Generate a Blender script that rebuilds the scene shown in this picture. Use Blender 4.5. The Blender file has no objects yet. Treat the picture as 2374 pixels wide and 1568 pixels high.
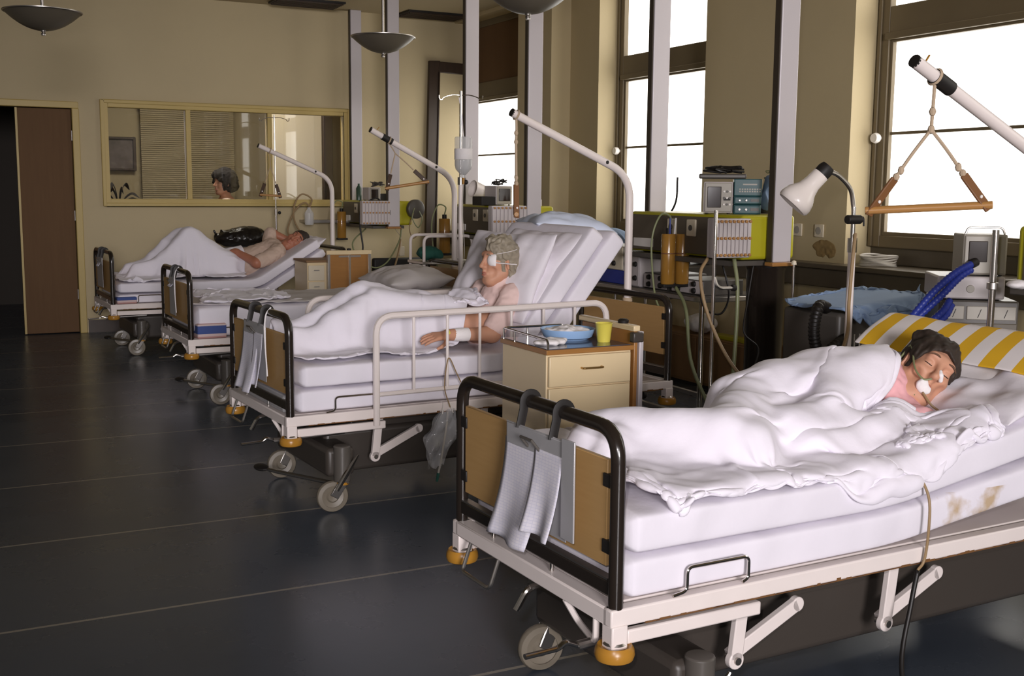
import bpy, bmesh, math, random
import numpy as np
from mathutils import Matrix, Vector
import openvdb

scene = bpy.context.scene
COL = scene.collection
R = math.radians

# ------------------------------------------------------------------ camera
cam_data = bpy.data.cameras.new('camera')
cam_data.sensor_width = 36.0
cam_data.lens = 2617.7 / 2374 * 36.0
cam_data.clip_start = 0.02
cam_data.clip_end = 100
cam = bpy.data.objects.new('camera', cam_data)
COL.objects.link(cam)
_y, _p, _r = R(26.9697), R(-7.492), R(0.499)
_f = Vector((math.sin(_y)*math.cos(_p), math.cos(_y)*math.cos(_p), math.sin(_p)))
_rt = Vector((math.cos(_y), -math.sin(_y), 0))
_up = _rt.cross(_f)
_rt, _up = _rt*math.cos(_r) + _up*math.sin(_r), _up*math.cos(_r) - _rt*math.sin(_r)
cam.matrix_world = Matrix(((_rt.x, _up.x, -_f.x, 0), (_rt.y, _up.y, -_f.y, 0), (_rt.z, _up.z, -_f.z, 1.5), (0, 0, 0, 1)))
scene.camera = cam
cam_data.dof.use_dof = False

# ------------------------------------------------------------------ view + lights
vs = scene.view_settings
vs.view_transform = 'Standard'
vs.look = 'None'
vs.gamma = 1.0
vs.use_curve_mapping = False
vs.exposure = 0.27

world = bpy.data.worlds.new('world')
scene.world = world
world.use_nodes = True
world.node_tree.nodes['Background'].inputs['Color'].default_value = (0.80, 0.74, 0.66, 1)
world.node_tree.nodes['Background'].inputs['Strength'].default_value = 0.12

def light(name, kind, loc, energy, color, aim=None, **kw):
    d = bpy.data.lights.new(name, kind)
    d.energy = energy
    d.color = color
    for k, v in kw.items():
        setattr(d, k, v)
    o = bpy.data.objects.new(name, d)
    COL.objects.link(o)
    o.location = loc
    if aim is not None:
        o.rotation_euler = (Vector(aim) - Vector(loc)).to_track_quat('-Z', 'Y').to_euler()
    return o

# the photographer's flash, just above and left of the lens
light('camera_flash', 'SPOT', (-0.10, 0.02, 1.68), 95, (1.0, 0.94, 0.97), aim=(3.6, 6.3, 0.85),
      shadow_soft_size=0.035, spot_size=R(76), spot_blend=0.75)
# added unseen fill spot behind the photographer, fading towards the left
light('ward_fill', 'SPOT', (-1.6, -9.0, 2.8), 4600, (1.0, 0.95, 0.97), aim=(4.2, 8.5, 1.25),
      shadow_soft_size=1.5, spot_size=R(44), spot_blend=1.0)
PANE_LIGHT = 2.6
# ------------------------------------------------------------------ materials
MATS = {}
def mat(name, color, rough=0.5, metal=0.0, var=0.0, vscale=8.0, bump=0.0, bscale=60.0, trans=0.0, coat=0.0, alpha=1.0, sheen=0.0, ior=1.45):
    if name in MATS: return MATS[name]
    m = bpy.data.materials.new(name); m.use_nodes = True
    nt = m.node_tree; b = nt.nodes['Principled BSDF']
    b.inputs['Base Color'].default_value = (*color, 1)
    b.inputs['Roughness'].default_value = rough
    b.inputs['Metallic'].default_value = metal
    b.inputs['IOR'].default_value = ior
    if trans: b.inputs['Transmission Weight'].default_value = trans
    if coat: b.inputs['Coat Weight'].default_value = coat
    if alpha < 1: b.inputs['Alpha'].default_value = alpha
    if sheen: b.inputs['Sheen Weight'].default_value = sheen
    tc = nt.nodes.new('ShaderNodeTexCoord')
    if var:
        n = nt.nodes.new('ShaderNodeTexNoise'); n.inputs['Scale'].default_value = vscale; n.inputs['Detail'].default_value = 5
        nt.links.new(tc.outputs['Object'], n.inputs['Vector'])
        mx = nt.nodes.new('ShaderNodeMix'); mx.data_type = 'RGBA'
        mx.inputs[6].default_value = (*[c*(1-var) for c in color], 1)
        mx.inputs[7].default_value = (*[min(1, c*(1+var)) for c in color], 1)
        nt.links.new(n.outputs['Fac'], mx.inputs[0])
        nt.links.new(mx.outputs[2], b.inputs['Base Color'])
    if bump:
        n2 = nt.nodes.new('ShaderNodeTexNoise'); n2.inputs['Scale'].default_value = bscale; n2.inputs['Detail'].default_value = 4
        nt.links.new(tc.outputs['Object'], n2.inputs['Vector'])
        bp = nt.nodes.new('ShaderNodeBump'); bp.inputs['Strength'].default_value = bump; bp.inputs['Distance'].default_value = 0.01
        nt.links.new(n2.outputs['Fac'], bp.inputs['Height'])
        nt.links.new(bp.outputs['Normal'], b.inputs['Normal'])
    MATS[name] = m
    return m

def creases(m, strength=0.5, dist=0.02, scale=7.0, stretch=(1.0, 0.45, 0.8), rot=0.5):
    """sharp fabric creases on top of the modelled folds"""
    nt = m.node_tree; b = nt.nodes['Principled BSDF']; L = nt.links.new
    tc = nt.nodes.new('ShaderNodeTexCoord'); mp = nt.nodes.new('ShaderNodeMapping'); mp.inputs['Scale'].default_value = stretch; mp.inputs['Rotation'].default_value = (0, 0, rot)
    L(tc.outputs['Object'], mp.inputs[0]); n = nt.nodes.new('ShaderNodeTexNoise'); n.noise_type = 'RIDGED_MULTIFRACTAL'
    n.inputs['Scale'].default_value = scale; n.inputs['Detail'].default_value = 3; n.inputs['Distortion'].default_value = 0.6; L(mp.outputs[0], n.inputs['Vector'])
    bp = nt.nodes.new('ShaderNodeBump'); bp.inputs['Strength'].default_value = strength; bp.inputs['Distance'].default_value = dist
    L(n.outputs['Fac'], bp.inputs['Height'])
    old = [l for l in nt.links if l.to_socket == b.inputs['Normal']]
    if old: L(old[0].from_socket, bp.inputs['Normal'])
    L(bp.outputs['Normal'], b.inputs['Normal']); return m

def srgb(r, g, b):
    f = lambda c: (c/255/12.92) if c/255 <= 0.04045 else ((c/255+0.055)/1.055)**2.4
    return (f(r), f(g), f(b))

def stripes(name, cols, axis, period, rough=0.9, ramp='CONSTANT'):
    """even bands of the given colours along one object axis"""
    m = bpy.data.materials.new(name); m.use_nodes = True
    nt = m.node_tree; b = nt.nodes['Principled BSDF']; b.inputs['Roughness'].default_value = rough
    tc = nt.nodes.new('ShaderNodeTexCoord'); sp = nt.nodes.new('ShaderNodeSeparateXYZ')
    nt.links.new(tc.outputs['Object'], sp.inputs[0])
    mt = nt.nodes.new('ShaderNodeMath'); mt.operation = 'DIVIDE'; mt.inputs[1].default_value = period
    nt.links.new(sp.outputs[axis], mt.inputs[0])
    fr = nt.nodes.new('ShaderNodeMath'); fr.operation = 'FRACT'; nt.links.new(mt.outputs[0], fr.inputs[0])
    cr = nt.nodes.new('ShaderNodeValToRGB'); cr.color_ramp.interpolation = ramp
    el = cr.color_ramp.elements
    while len(el) < len(cols): el.new(0.5)
    for i, (p, c) in enumerate(cols):
        el[i].position = p; el[i].color = (*c, 1)
    nt.links.new(fr.outputs[0], cr.inputs[0]); nt.links.new(cr.outputs[0], b.inputs['Base Color'])
    MATS[name] = m
    return m

def wood(name, c1, c2, scale=(3, 3, 40), rough=0.45):
    m = bpy.data.materials.new(name); m.use_nodes = True
    nt = m.node_tree; b = nt.nodes['Principled BSDF']; b.inputs['Roughness'].default_value = rough
    tc = nt.nodes.new('ShaderNodeTexCoord'); mp = nt.nodes.new('ShaderNodeMapping'); mp.inputs['Scale'].default_value = scale
    nt.links.new(tc.outputs['Object'], mp.inputs[0])
    n = nt.nodes.new('ShaderNodeTexNoise'); n.inputs['Scale'].default_value = 3; n.inputs['Detail'].default_value = 6
    nt.links.new(mp.outputs[0], n.inputs['Vector'])
    mx = nt.nodes.new('ShaderNodeMix'); mx.data_type = 'RGBA'; mx.inputs[6].default_value = (*c1, 1); mx.inputs[7].default_value = (*c2, 1)
    nt.links.new(n.outputs['Fac'], mx.inputs[0]); nt.links.new(mx.outputs[2], b.inputs['Base Color'])
    MATS[name] = m
    return m

def emissive(name, color, strength):
    m = bpy.data.materials.new(name); m.use_nodes = True
    b = m.node_tree.nodes['Principled BSDF']
    b.inputs['Base Color'].default_value = (0.8, 0.8, 0.8, 1); b.inputs['Roughness'].default_value = 0.25
    b.inputs['Emission Color'].default_value = (*color, 1); b.inputs['Emission Strength'].default_value = strength
    MATS[name] = m
    return m

M = {}
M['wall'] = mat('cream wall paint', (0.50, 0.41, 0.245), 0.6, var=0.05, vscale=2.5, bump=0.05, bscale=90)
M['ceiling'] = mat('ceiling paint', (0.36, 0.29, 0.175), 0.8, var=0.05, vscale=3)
M['trim'] = mat('ochre trim paint', (0.52, 0.39, 0.14), 0.4)
M['window'] = mat('olive window paint', (0.15, 0.115, 0.065), 0.45, var=0.08, vscale=5)
M['sill'] = mat('dark sill stone', (0.10, 0.080, 0.055), 0.35, var=0.2, vscale=6)
M['pane'] = emissive('frosted pane in daylight', (1.0, 0.965, 0.90), PANE_LIGHT)
M['white_metal'] = mat('cream white enamel', (0.78, 0.70, 0.665), 0.35, var=0.06, vscale=9)
M['white_plastic'] = mat('white plastic', (0.78, 0.74, 0.70), 0.35)
M['black_tube'] = mat('dark brown enamel tube', (0.018, 0.013, 0.010), 0.22, coat=0.3)
M['black'] = mat('black rubber', (0.012, 0.010, 0.009), 0.55)
M['chassis'] = mat('grey brown chassis paint', (0.052, 0.043, 0.036), 0.42)
M['chrome'] = mat('chrome', (0.62, 0.58, 0.54), 0.16, 1.0)
M['steel'] = mat('brushed steel', (0.48, 0.45, 0.42), 0.35, 1.0)
M['alu'] = mat('anodised aluminium', (0.56, 0.52, 0.54), 0.38, 0.12)
M['plate'] = mat('dull metal plate', (0.50, 0.49, 0.50), 0.4, 0.35)
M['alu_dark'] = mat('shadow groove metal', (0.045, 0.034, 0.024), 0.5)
M['amber'] = mat('amber rubber', (0.40, 0.19, 0.025), 0.3, var=0.1, vscale=20)
M['tyre'] = mat('translucent grey tyre', (0.17, 0.145, 0.11), 0.35)
M['panel'] = wood('tan laminate', (0.40, 0.235, 0.085), (0.47, 0.285, 0.115), (2, 2, 30), 0.4)
M['oak'] = wood('orange brown veneer', (0.30, 0.135, 0.035), (0.38, 0.18, 0.05), (2, 2, 20), 0.35)
M['door'] = wood('brown door veneer', (0.115, 0.056, 0.020), (0.15, 0.078, 0.030), (14, 3, 1), 0.75)
M['darkwood'] = wood('dark stained wood', (0.028, 0.016, 0.010), (0.05, 0.030, 0.018), (8, 8, 2), 0.4)
M['sheet'] = mat('white cotton sheet', (0.80, 0.765, 0.84), 0.9, sheen=0.15, bump=0.12, bscale=45)
M['duvet'] = mat('white duvet cotton', (0.83, 0.79, 0.865), 0.9, sheen=0.15, bump=0.15, bscale=30)
M['mattress'] = mat('white mattress cover', (0.77, 0.735, 0.80), 0.85, var=0.04, vscale=5, bump=0.15, bscale=25)
M['pillow'] = mat('white pillow cotton', (0.80, 0.76, 0.815), 0.9, bump=0.15, bscale=25)
M['greysheet'] = mat('grey white undersheet', (0.62, 0.58, 0.58), 0.9, bump=0.12, bscale=35)
creases(M['sheet'], 0.5, 0.022, 5.0); creases(M['duvet'], 0.6, 0.028, 4.2); creases(M['mattress'], 0.45, 0.016, 4.0, (0.8, 0.8, 0.35)); creases(M['pillow'], 0.5, 0.02, 5.0); creases(M['greysheet'], 0.4, 0.015, 5.0)
M['skin'] = mat('skin', (0.56, 0.285, 0.18), 0.55, var=0.10, vscale=14)
M['skin_red'] = mat('ruddy skin', (0.40, 0.16, 0.095), 0.5, var=0.15, vscale=14)
M['pink'] = mat('pink nightgown cotton', (0.80, 0.43, 0.45), 0.9, var=0.08, vscale=12)
M['peach'] = mat('peach pink gown cotton', (0.76, 0.56, 0.52), 0.9, var=0.04, vscale=15)
M['beige_shirt'] = mat('beige pyjama cotton', (0.56, 0.42, 0.34), 0.9, var=0.10, vscale=14)
M['hair_dark'] = mat('dark brown hair', (0.030, 0.020, 0.014), 0.68, var=0.5, vscale=60)
M['hair_black'] = mat('near black hair', (0.010, 0.007, 0.006), 0.85)
M['hair_grey'] = mat('grey hair', (0.27, 0.23, 0.17), 0.55, var=0.5, vscale=50)
M['gauze'] = mat('white gauze', (0.86, 0.82, 0.82), 0.9, bump=0.2, bscale=80)
M['lip'] = mat('lips', (0.42, 0.15, 0.11), 0.5)
M['brow'] = mat('eyebrow hair', (0.14, 0.075, 0.045), 0.7)
M['lime'] = mat('lime yellow enamel', (0.44, 0.40, 0.015), 0.35)
M['grey_panel'] = mat('grey brown panel', (0.105, 0.085, 0.060), 0.45)
M['ivory'] = mat('ivory plastic', (0.66, 0.58, 0.44), 0.4)
M['cream'] = mat('cream laminate', (0.72, 0.57, 0.345), 0.35, var=0.03, vscale=6)
M['screen'] = mat('dark screen glass', (0.020, 0.012, 0.009), 0.12)
M['teal'] = mat('teal instrument paint', (0.022, 0.085, 0.095), 0.4)
M['grey_instr'] = mat('grey instrument paint', (0.36, 0.33, 0.28), 0.4)
M['dark_instr'] = mat('dark grey instrument paint', (0.085, 0.075, 0.065), 0.4)
M['white_instr'] = mat('white grey instrument front', (0.55, 0.50, 0.50), 0.4)
M['amber_glass'] = mat('amber plastic jar', (0.33, 0.165, 0.03), 0.2, coat=0.4, var=0.15, vscale=10)
M['blue_cloth'] = mat('light blue drape', (0.235, 0.33, 0.50), 0.9, var=0.08, vscale=9)
M['blue_white'] = mat('pale blue pillow cotton', (0.62, 0.68, 0.82), 0.9)
M['blue_hose'] = mat('blue corrugated hose', (0.020, 0.036, 0.25), 0.4)
M['green_cloth'] = mat('dark green cloth', (0.02, 0.10, 0.075), 0.85)
M['glass'] = mat('clear glass', (1, 1, 1), 0.02, trans=1.0, ior=1.45)
M['bottle'] = mat('clear bottle plastic', (0.82, 0.82, 0.82), 0.12, alpha=0.42)
M['fluid'] = mat('pale infusion fluid', (0.58, 0.58, 0.60), 0.1, alpha=0.6)
M['film'] = mat('clear crinkled plastic film', (0.72, 0.72, 0.74), 0.12, alpha=0.33)
M['paper'] = mat('chart paper', (0.74, 0.71, 0.76), 0.8)
_nt = M['paper'].node_tree; _tc = _nt.nodes.new('ShaderNodeTexCoord'); _mp = _nt.nodes.new('ShaderNodeMapping'); _mp.inputs['Rotation'].default_value = (0, R(90), R(90))
_br = _nt.nodes.new('ShaderNodeTexBrick'); _br.inputs['Scale'].default_value = 30.0; _br.inputs['Mortar Size'].default_value = 0.02; _br.offset = 0.0
_br.inputs['Color1'].default_value = (0.74, 0.71, 0.76, 1); _br.inputs['Color2'].default_value = (0.68, 0.66, 0.74, 1); _br.inputs['Mortar'].default_value = (0.58, 0.57, 0.68, 1)
_nt.links.new(_tc.outputs['Object'], _mp.inputs[0]); _nt.links.new(_mp.outputs[0], _br.inputs['Vector']); _nt.links.new(_br.outputs['Color'], _nt.nodes['Principled BSDF'].inputs['Base Color'])
def stained(src, name, c, lo, hi):
    """a copy of a cloth material with brown blotches inside one box of the object"""
    m = src.copy(); m.name = name; nt = m.node_tree; b = nt.nodes['Principled BSDF']; L = nt.links.new
    tc = nt.nodes.new('ShaderNodeTexCoord'); sp = nt.nodes.new('ShaderNodeSeparateXYZ'); L(tc.outputs['Object'], sp.inputs[0]); f = None
    for i in range(3):
        for op, v in (('GREATER_THAN', lo[i]), ('LESS_THAN', hi[i])):
            q = nt.nodes.new('ShaderNodeMath'); q.operation = op; q.inputs[1].default_value = v; L(sp.outputs[i], q.inputs[0])
            if f is None: f = q.outputs[0]
            else:
                w = nt.nodes.new('ShaderNodeMath'); w.operation = 'MULTIPLY'; L(f, w.inputs[0]); L(q.outputs[0], w.inputs[1]); f = w.outputs[0]
    n = nt.nodes.new('ShaderNodeTexNoise'); n.inputs['Scale'].default_value = 9; n.inputs['Detail'].default_value = 5; L(tc.outputs['Object'], n.inputs['Vector'])
    r = nt.nodes.new('ShaderNodeMapRange'); r.inputs[1].default_value = 0.50; r.inputs[2].default_value = 0.66; L(n.outputs['Fac'], r.inputs[0])
    w = nt.nodes.new('ShaderNodeMath'); w.operation = 'MULTIPLY'; L(f, w.inputs[0]); L(r.outputs[0], w.inputs[1])
    mx = nt.nodes.new('ShaderNodeMix'); mx.data_type = 'RGBA'; L(w.outputs[0], mx.inputs[0]); old = [l for l in nt.links if l.to_socket == b.inputs['Base Color']]
    if old: L(old[0].from_socket, mx.inputs[6])
    else: mx.inputs[6].default_value = b.inputs['Base Color'].default_value
    mx.inputs[7].default_value = (*c, 1); L(mx.outputs[2], b.inputs['Base Color']); return m
M['mattress_stained'] = stained(M['mattress'], 'stained mattress cover', (0.50, 0.37, 0.24), (1.17, -0.6, 0.46), (1.47, -0.36, 0.60))
M['bowl'] = mat('pale blue plastic bowl', (0.30, 0.47, 0.74), 0.35)
M['cup'] = mat('yellow plastic cup', (0.72, 0.62, 0.10), 0.35)
M['tube_tan'] = mat('tan rubber tube', (0.30, 0.20, 0.10), 0.45)
M['tube_clear'] = mat('clear tube', (0.62, 0.58, 0.52), 0.25, alpha=0.75)
M['tube_green'] = mat('pale green tube', (0.22, 0.24, 0.12), 0.35)
M['strap'] = mat('beige webbing', (0.46, 0.35, 0.24), 0.85)
M['leather'] = mat('brown leather', (0.19, 0.085, 0.032), 0.5)
M['leather_dark'] = mat('dark brown leather', (0.055, 0.028, 0.014), 0.5)
M['handle_wood'] = mat('varnished wood bar', (0.40, 0.20, 0.06), 0.35)
M['towel_blue'] = stripes('blue pink striped towel', [(0, (0.62, 0.48, 0.47)), (0.14, (0.055, 0.09, 0.27)), (0.60, (0.62, 0.50, 0.48)), (0.70, (0.50, 0.25, 0.24)), (0.78, (0.62, 0.48, 0.47)), (0.87, (0.50, 0.27, 0.25))], 2, 0.12)
M['towel_yellow'] = stripes('yellow white striped towel', [(0, (0.76, 0.71, 0.70)), (0.5, (0.70, 0.40, 0.012))], 1, 0.118)
M['lamp_grey'] = mat('grey lamp dish', (0.115, 0.098, 0.072), 0.4)
M['lamp_white'] = mat('white enamel lamp', (0.80, 0.73, 0.68), 0.25)
M['cardboard'] = wood('brown cabinet board', (0.20, 0.105, 0.042), (0.25, 0.135, 0.055), (3, 3, 3), 0.6)
M['black_bag'] = mat('black plastic bag', (0.010, 0.008, 0.007), 0.28, bump=0.6, bscale=18)
M['picture'] = mat('dim printed picture', (0.10, 0.08, 0.07), 0.4, var=0.8, vscale=9)
M['office_wall'] = mat('office wall paint', (0.33, 0.27, 0.16), 0.7)
M['office_light'] = mat('office pale partition', (0.74, 0.66, 0.50), 0.6)
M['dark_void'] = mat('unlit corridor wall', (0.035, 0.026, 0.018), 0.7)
M['rust'] = mat('rust', (0.16, 0.07, 0.02), 0.8)
M['black_hose'] = mat('black ribbed hose', (0.010, 0.008, 0.007), 0.45)

# ------------------------------------------------------------------ mesh builder
def frame_from(d, hint=(0, 0, 1)):
    d = np.array(d, float); d /= np.linalg.norm(d)
    h = np.array(hint, float)
    if abs(d @ h) > 0.95: h = np.array((1.0, 0, 0))
    x = np.cross(h, d); x /= np.linalg.norm(x)
    return x, np.cross(d, x), d

def fillet(pts, rad, seg=6):
    """round the corners of a polyline"""
    P = [np.array(p, float) for p in pts]; out = [P[0]]
    for i in range(1, len(P)-1):
        a, b, c = P[i-1], P[i], P[i+1]
        u, v = a-b, c-b; lu, lv = np.linalg.norm(u), np.linalg.norm(v)
        r = rad[i-1] if isinstance(rad, (list, tuple)) else rad
        t = min(r, lu*0.49, lv*0.49); p, q = b+u/lu*t, b+v/lv*t
        for k in range(seg+1):
            s = k/seg; out.append((1-s)**2*p + 2*s*(1-s)*b + s*s*q)
    out.append(P[-1]); return out

def smooth_path(pts, n=8):
    """Catmull-Rom through the points"""
    P = [np.array(p, float) for p in pts]; P = [2*P[0]-P[1]] + P + [2*P[-1]-P[-2]]; out = []
    for i in range(1, len(P)-2):
        for k in range(n):
            t = k/n; a, b, c, d = P[i-1:i+3]
            out.append(0.5*((2*b) + (c-a)*t + (2*a-5*b+4*c-d)*t*t + (3*b-a-3*c+d)*t**3))
    out.append(P[-2]); return out

class MB:
    def __init__(s): s.v = []; s.f = []; s.mi = []; s.cur = 0
    def add(s, vs, fs):
        o = len(s.v); s.v += [tuple(map(float, v)) for v in vs]
        for f in fs: s.f.append([i+o for i in f]); s.mi.append(s.cur)
        return s
    def box(s, x0, x1, y0, y1, z0, z1):
        v = [(x, y, z) for x in (x0, x1) for y in (y0, y1) for z in (z0, z1)]
        return s.add(v, [(0, 1, 3, 2), (4, 6, 7, 5), (0, 4, 5, 1), (2, 3, 7, 6), (0, 2, 6, 4), (1, 5, 7, 3)])
    def bar(s, p, q, w, h, hint=(0, 0, 1)):
        """box beam from p to q: w across, h along the hint"""
        p, q = np.array(p, float), np.array(q, float); x, y, d = frame_from(q-p, hint)
        v = [e + x*a*w/2 + y*b*h/2 for e in (p, q) for a in (-1, 1) for b in (-1, 1)]
        return s.add(v, [(0, 1, 3, 2), (4, 6, 7, 5), (0, 4, 5, 1), (2, 3, 7, 6), (0, 2, 6, 4), (1, 5, 7, 3)])
    def cyl(s, p, q, r, r2=None, n=14):
        p, q = np.array(p, float), np.array(q, float); r2 = r if r2 is None else r2
        x, y, d = frame_from(q-p); v = []
        for e, rr in ((p, r), (q, r2)):
            for k in range(n):
                a = 2*math.pi*k/n; v.append(e + x*math.cos(a)*rr + y*math.sin(a)*rr)
        fs = [(k, (k+1) % n, n+(k+1) % n, n+k) for k in range(n)] + [tuple(range(n-1, -1, -1)), tuple(range(n, 2*n))]
        return s.add(v, fs)
    def tube(s, pts, r, n=8, closed=False, flat=1.0, hint=(0, 0, 1)):
        P = [np.array(p, float) for p in pts]; m = len(P)
        rr = r if hasattr(r, '__len__') else [r]*m
        T = [(P[(i+1) % m]-P[i-1]) if (closed or 0 < i < m-1) else (P[1]-P[0] if i == 0 else P[-1]-P[-2]) for i in range(m)]
        x, y, d = frame_from(T[0], hint); v = []
        for i in range(m):
            t = T[i]/(np.linalg.norm(T[i])+1e-12); x = x - t*(x @ t); x /= (np.linalg.norm(x)+1e-12); y = np.cross(t, x)
            for k in range(n):
                a = 2*math.pi*(k+0.5)/n; v.append(P[i] + x*math.cos(a)*rr[i] + y*math.sin(a)*rr[i]*flat)
        fs = []
        for i in range(m if closed else m-1):
            for k in range(n):
                a, b = i*n, ((i+1) % m)*n; fs.append((a+k, a+(k+1) % n, b+(k+1) % n, b+k))
        if not closed: fs += [tuple(range(n-1, -1, -1)), tuple(range((m-1)*n, m*n))]
        return s.add(v, fs)
    def lathe(s, prof, o=(0, 0, 0), axis=(0, 0, 1), n=24, close=False):
        x, y, d = frame_from(axis); o = np.array(o, float); v = []; m = len(prof)
        for (r, z) in prof:
            for k in range(n):
                a = 2*math.pi*k/n; v.append(o + d*z + (x*math.cos(a)+y*math.sin(a))*max(r, 1e-4))
        fs = []
        for i in range(m if close else m-1):
            j = (i+1) % m
            for k in range(n): fs.append((i*n+k, i*n+(k+1) % n, j*n+(k+1) % n, j*n+k))
        if not close: fs += [tuple(range(n-1, -1, -1)), tuple(range((m-1)*n, m*n))]
        return s.add(v, fs)
    def ball(s, c, r, n=14, rot=None):
        r = np.array(r if hasattr(r, '__len__') else (r, r, r), float); c = np.array(c, float)
        rot = np.eye(3) if rot is None else rot; h = n//2; v = []; fs = []
        for i in range(h+1):
            t = math.pi*i/h
            for k in range(n):
                a = 2*math.pi*k/n
                v.append(c + rot @ (r*np.array((math.sin(t)*math.cos(a), math.sin(t)*math.sin(a), math.cos(t)))))
        for i in range(h):
            for k in range(n): fs.append((i*n+k, (i+1)*n+k, (i+1)*n+(k+1) % n, i*n+(k+1) % n))
        return s.add(v, fs)
    def grid(s, P):
        P = np.asarray(P); a, b = P.shape[:2]
        return s.add(P.reshape(-1, 3), [(i*b+j, (i+1)*b+j, (i+1)*b+j+1, i*b+j+1) for i in range(a-1) for j in range(b-1)])
    def prism(s, poly, ext):
        """poly: 3d points in a plane; ext: extrusion vector"""
        n = len(poly); P = [np.array(p, float) for p in poly]; e = np.array(ext, float)
        return s.add(P + [p+e for p in P], [tuple(range(n-1, -1, -1)), tuple(range(n, 2*n))] + [(k, (k+1) % n, n+(k+1) % n, n+k) for k in range(n)])
    def build(s, name, m, parent=None, bevel=0.0, sharp=35, seg=2, loc=None, rotz=0.0, weld=True):
        me = bpy.data.meshes.new(name); me.from_pydata(s.v, [], s.f)
        ms = m if isinstance(m, (list, tuple)) else [m]
        for x in ms: me.materials.append(x)
        if len(ms) > 1: me.polygons.foreach_set('material_index', s.mi)
        bm = bmesh.new(); bm.from_mesh(me)
        if weld: bmesh.ops.remove_doubles(bm, verts=bm.verts, dist=1e-5)
        bmesh.ops.recalc_face_normals(bm, faces=bm.faces); bm.to_mesh(me); bm.free()
        me.shade_smooth(); me.set_sharp_from_angle(angle=R(sharp))
        o = bpy.data.objects.new(name, me); COL.objects.link(o)
        if parent is not None: o.parent = parent
        if loc is not None: o.location = loc
        o.rotation_euler.z = rotz
        if bevel:
            b = o.modifiers.new('bevel', 'BEVEL'); b.width = bevel; b.segments = seg; b.limit_method = 'ANGLE'; b.angle_limit = R(40); b.harden_normals = False
        return o

def tag(o, label=None, cat=None, group=None, kind=None):
    if label: o['label'] = label
    if cat: o['category'] = cat
    if group: o['group'] = group
    if kind: o['kind'] = kind
    return o

def thing(name, label, cat, loc=(0, 0, 0), rotz=0.0, group=None):
    o = bpy.data.objects.new(name, None); COL.objects.link(o)
    o.empty_display_size = 0.1; o.location = loc; o.rotation_euler.z = rotz
    return tag(o, label, cat, group)

def copy_tree(o, parent=None):
    c = o.copy(); COL.objects.link(c)
    if parent is not None: c.parent = parent
    for ch in list(o.children): copy_tree(ch, c)
    return c

# value noise for wrinkles
def vnoise(P, scale, seed=0):
    P = np.asarray(P, float)*scale + seed*17.31; i = np.floor(P).astype(np.int64); f = P-i; f = f*f*(3-2*f); out = 0
    for dx in (0, 1):
        for dy in (0, 1):
            for dz in (0, 1):
                h = np.sin((i[..., 0]+dx)*127.1 + (i[..., 1]+dy)*311.7 + (i[..., 2]+dz)*74.7)*43758.5453
                h = h-np.floor(h)
                out = out + h*(f[..., 0] if dx else 1-f[..., 0])*(f[..., 1] if dy else 1-f[..., 1])*(f[..., 2] if dz else 1-f[..., 2])
    return out*2-1
# ------------------------------------------------------------------ the room
def struct(name, mb, m, **kw):
    return tag(mb.build(name, m, **kw), kind='structure')

def floor_material():
    m = bpy.data.materials.new('blue black linoleum'); m.use_nodes = True
    nt = m.node_tree; b = nt.nodes['Principled BSDF']; L = nt.links.new
    tc = nt.nodes.new('ShaderNodeTexCoord'); sp = nt.nodes.new('ShaderNodeSeparateXYZ'); L(tc.outputs['Object'], sp.inputs[0])
    def mth(op, a, v=None, c=None):
        n = nt.nodes.new('ShaderNodeMath'); n.operation = op
        if hasattr(a, 'links'): L(a, n.inputs[0])
        if v is not None:
            if hasattr(v, 'links'): L(v, n.inputs[1])
            else: n.inputs[1].default_value = v
        return n.outputs[0]
    off = mth('SUBTRACT', sp.outputs[1], 0.018); fr = mth('FRACT', off)
    seam = mth('LESS_THAN', fr, 0.016)
    n1 = nt.nodes.new('ShaderNodeTexNoise'); n1.inputs['Scale'].default_value = 2.2; n1.inputs['Detail'].default_value = 8
    L(tc.outputs['Object'], n1.inputs['Vector'])
    mp = nt.nodes.new('ShaderNodeMapping'); mp.inputs['Scale'].default_value = (3.0, 60.0, 1); L(tc.outputs['Object'], mp.inputs[0])
    n2 = nt.nodes.new('ShaderNodeTexNoise'); n2.inputs['Scale'].default_value = 1.0; n2.inputs['Detail'].default_value = 3; L(mp.outputs[0], n2.inputs['Vector'])
    base = nt.nodes.new('ShaderNodeMix'); base.data_type = 'RGBA'; L(n1.outputs['Fac'], base.inputs[0])
    base.inputs[6].default_value = (0.046, 0.057, 0.076, 1); base.inputs[7].default_value = (0.082, 0.097, 0.122, 1)
    scr = mth('GREATER_THAN', n2.outputs['Fac'], 0.715)
    sc = nt.nodes.new('ShaderNodeMix'); sc.data_type = 'RGBA'; L(mth('MULTIPLY', scr, 0.6), sc.inputs[0])
    L(base.outputs[2], sc.inputs[6]); sc.inputs[7].default_value = (0.10, 0.095, 0.085, 1)
    mx = nt.nodes.new('ShaderNodeMix'); mx.data_type = 'RGBA'; L(mth('MULTIPLY', seam, 0.8), mx.inputs[0])
    L(sc.outputs[2], mx.inputs[6]); mx.inputs[7].default_value = (0.34, 0.31, 0.26, 1)
    L(mx.outputs[2], b.inputs['Base Color'])
    rr = nt.nodes.new('ShaderNodeMapRange'); L(n1.outputs['Fac'], rr.inputs[0]); rr.inputs[3].default_value = 0.20; rr.inputs[4].default_value = 0.36
    L(rr.outputs[0], b.inputs['Roughness'])
    bp = nt.nodes.new('ShaderNodeBump'); bp.inputs['Strength'].default_value = 0.10; bp.inputs['Distance'].default_value = 0.02
    L(n1.outputs['Fac'], bp.inputs['Height']); L(bp.outputs['Normal'], b.inputs['Normal'])
    return m

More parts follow.
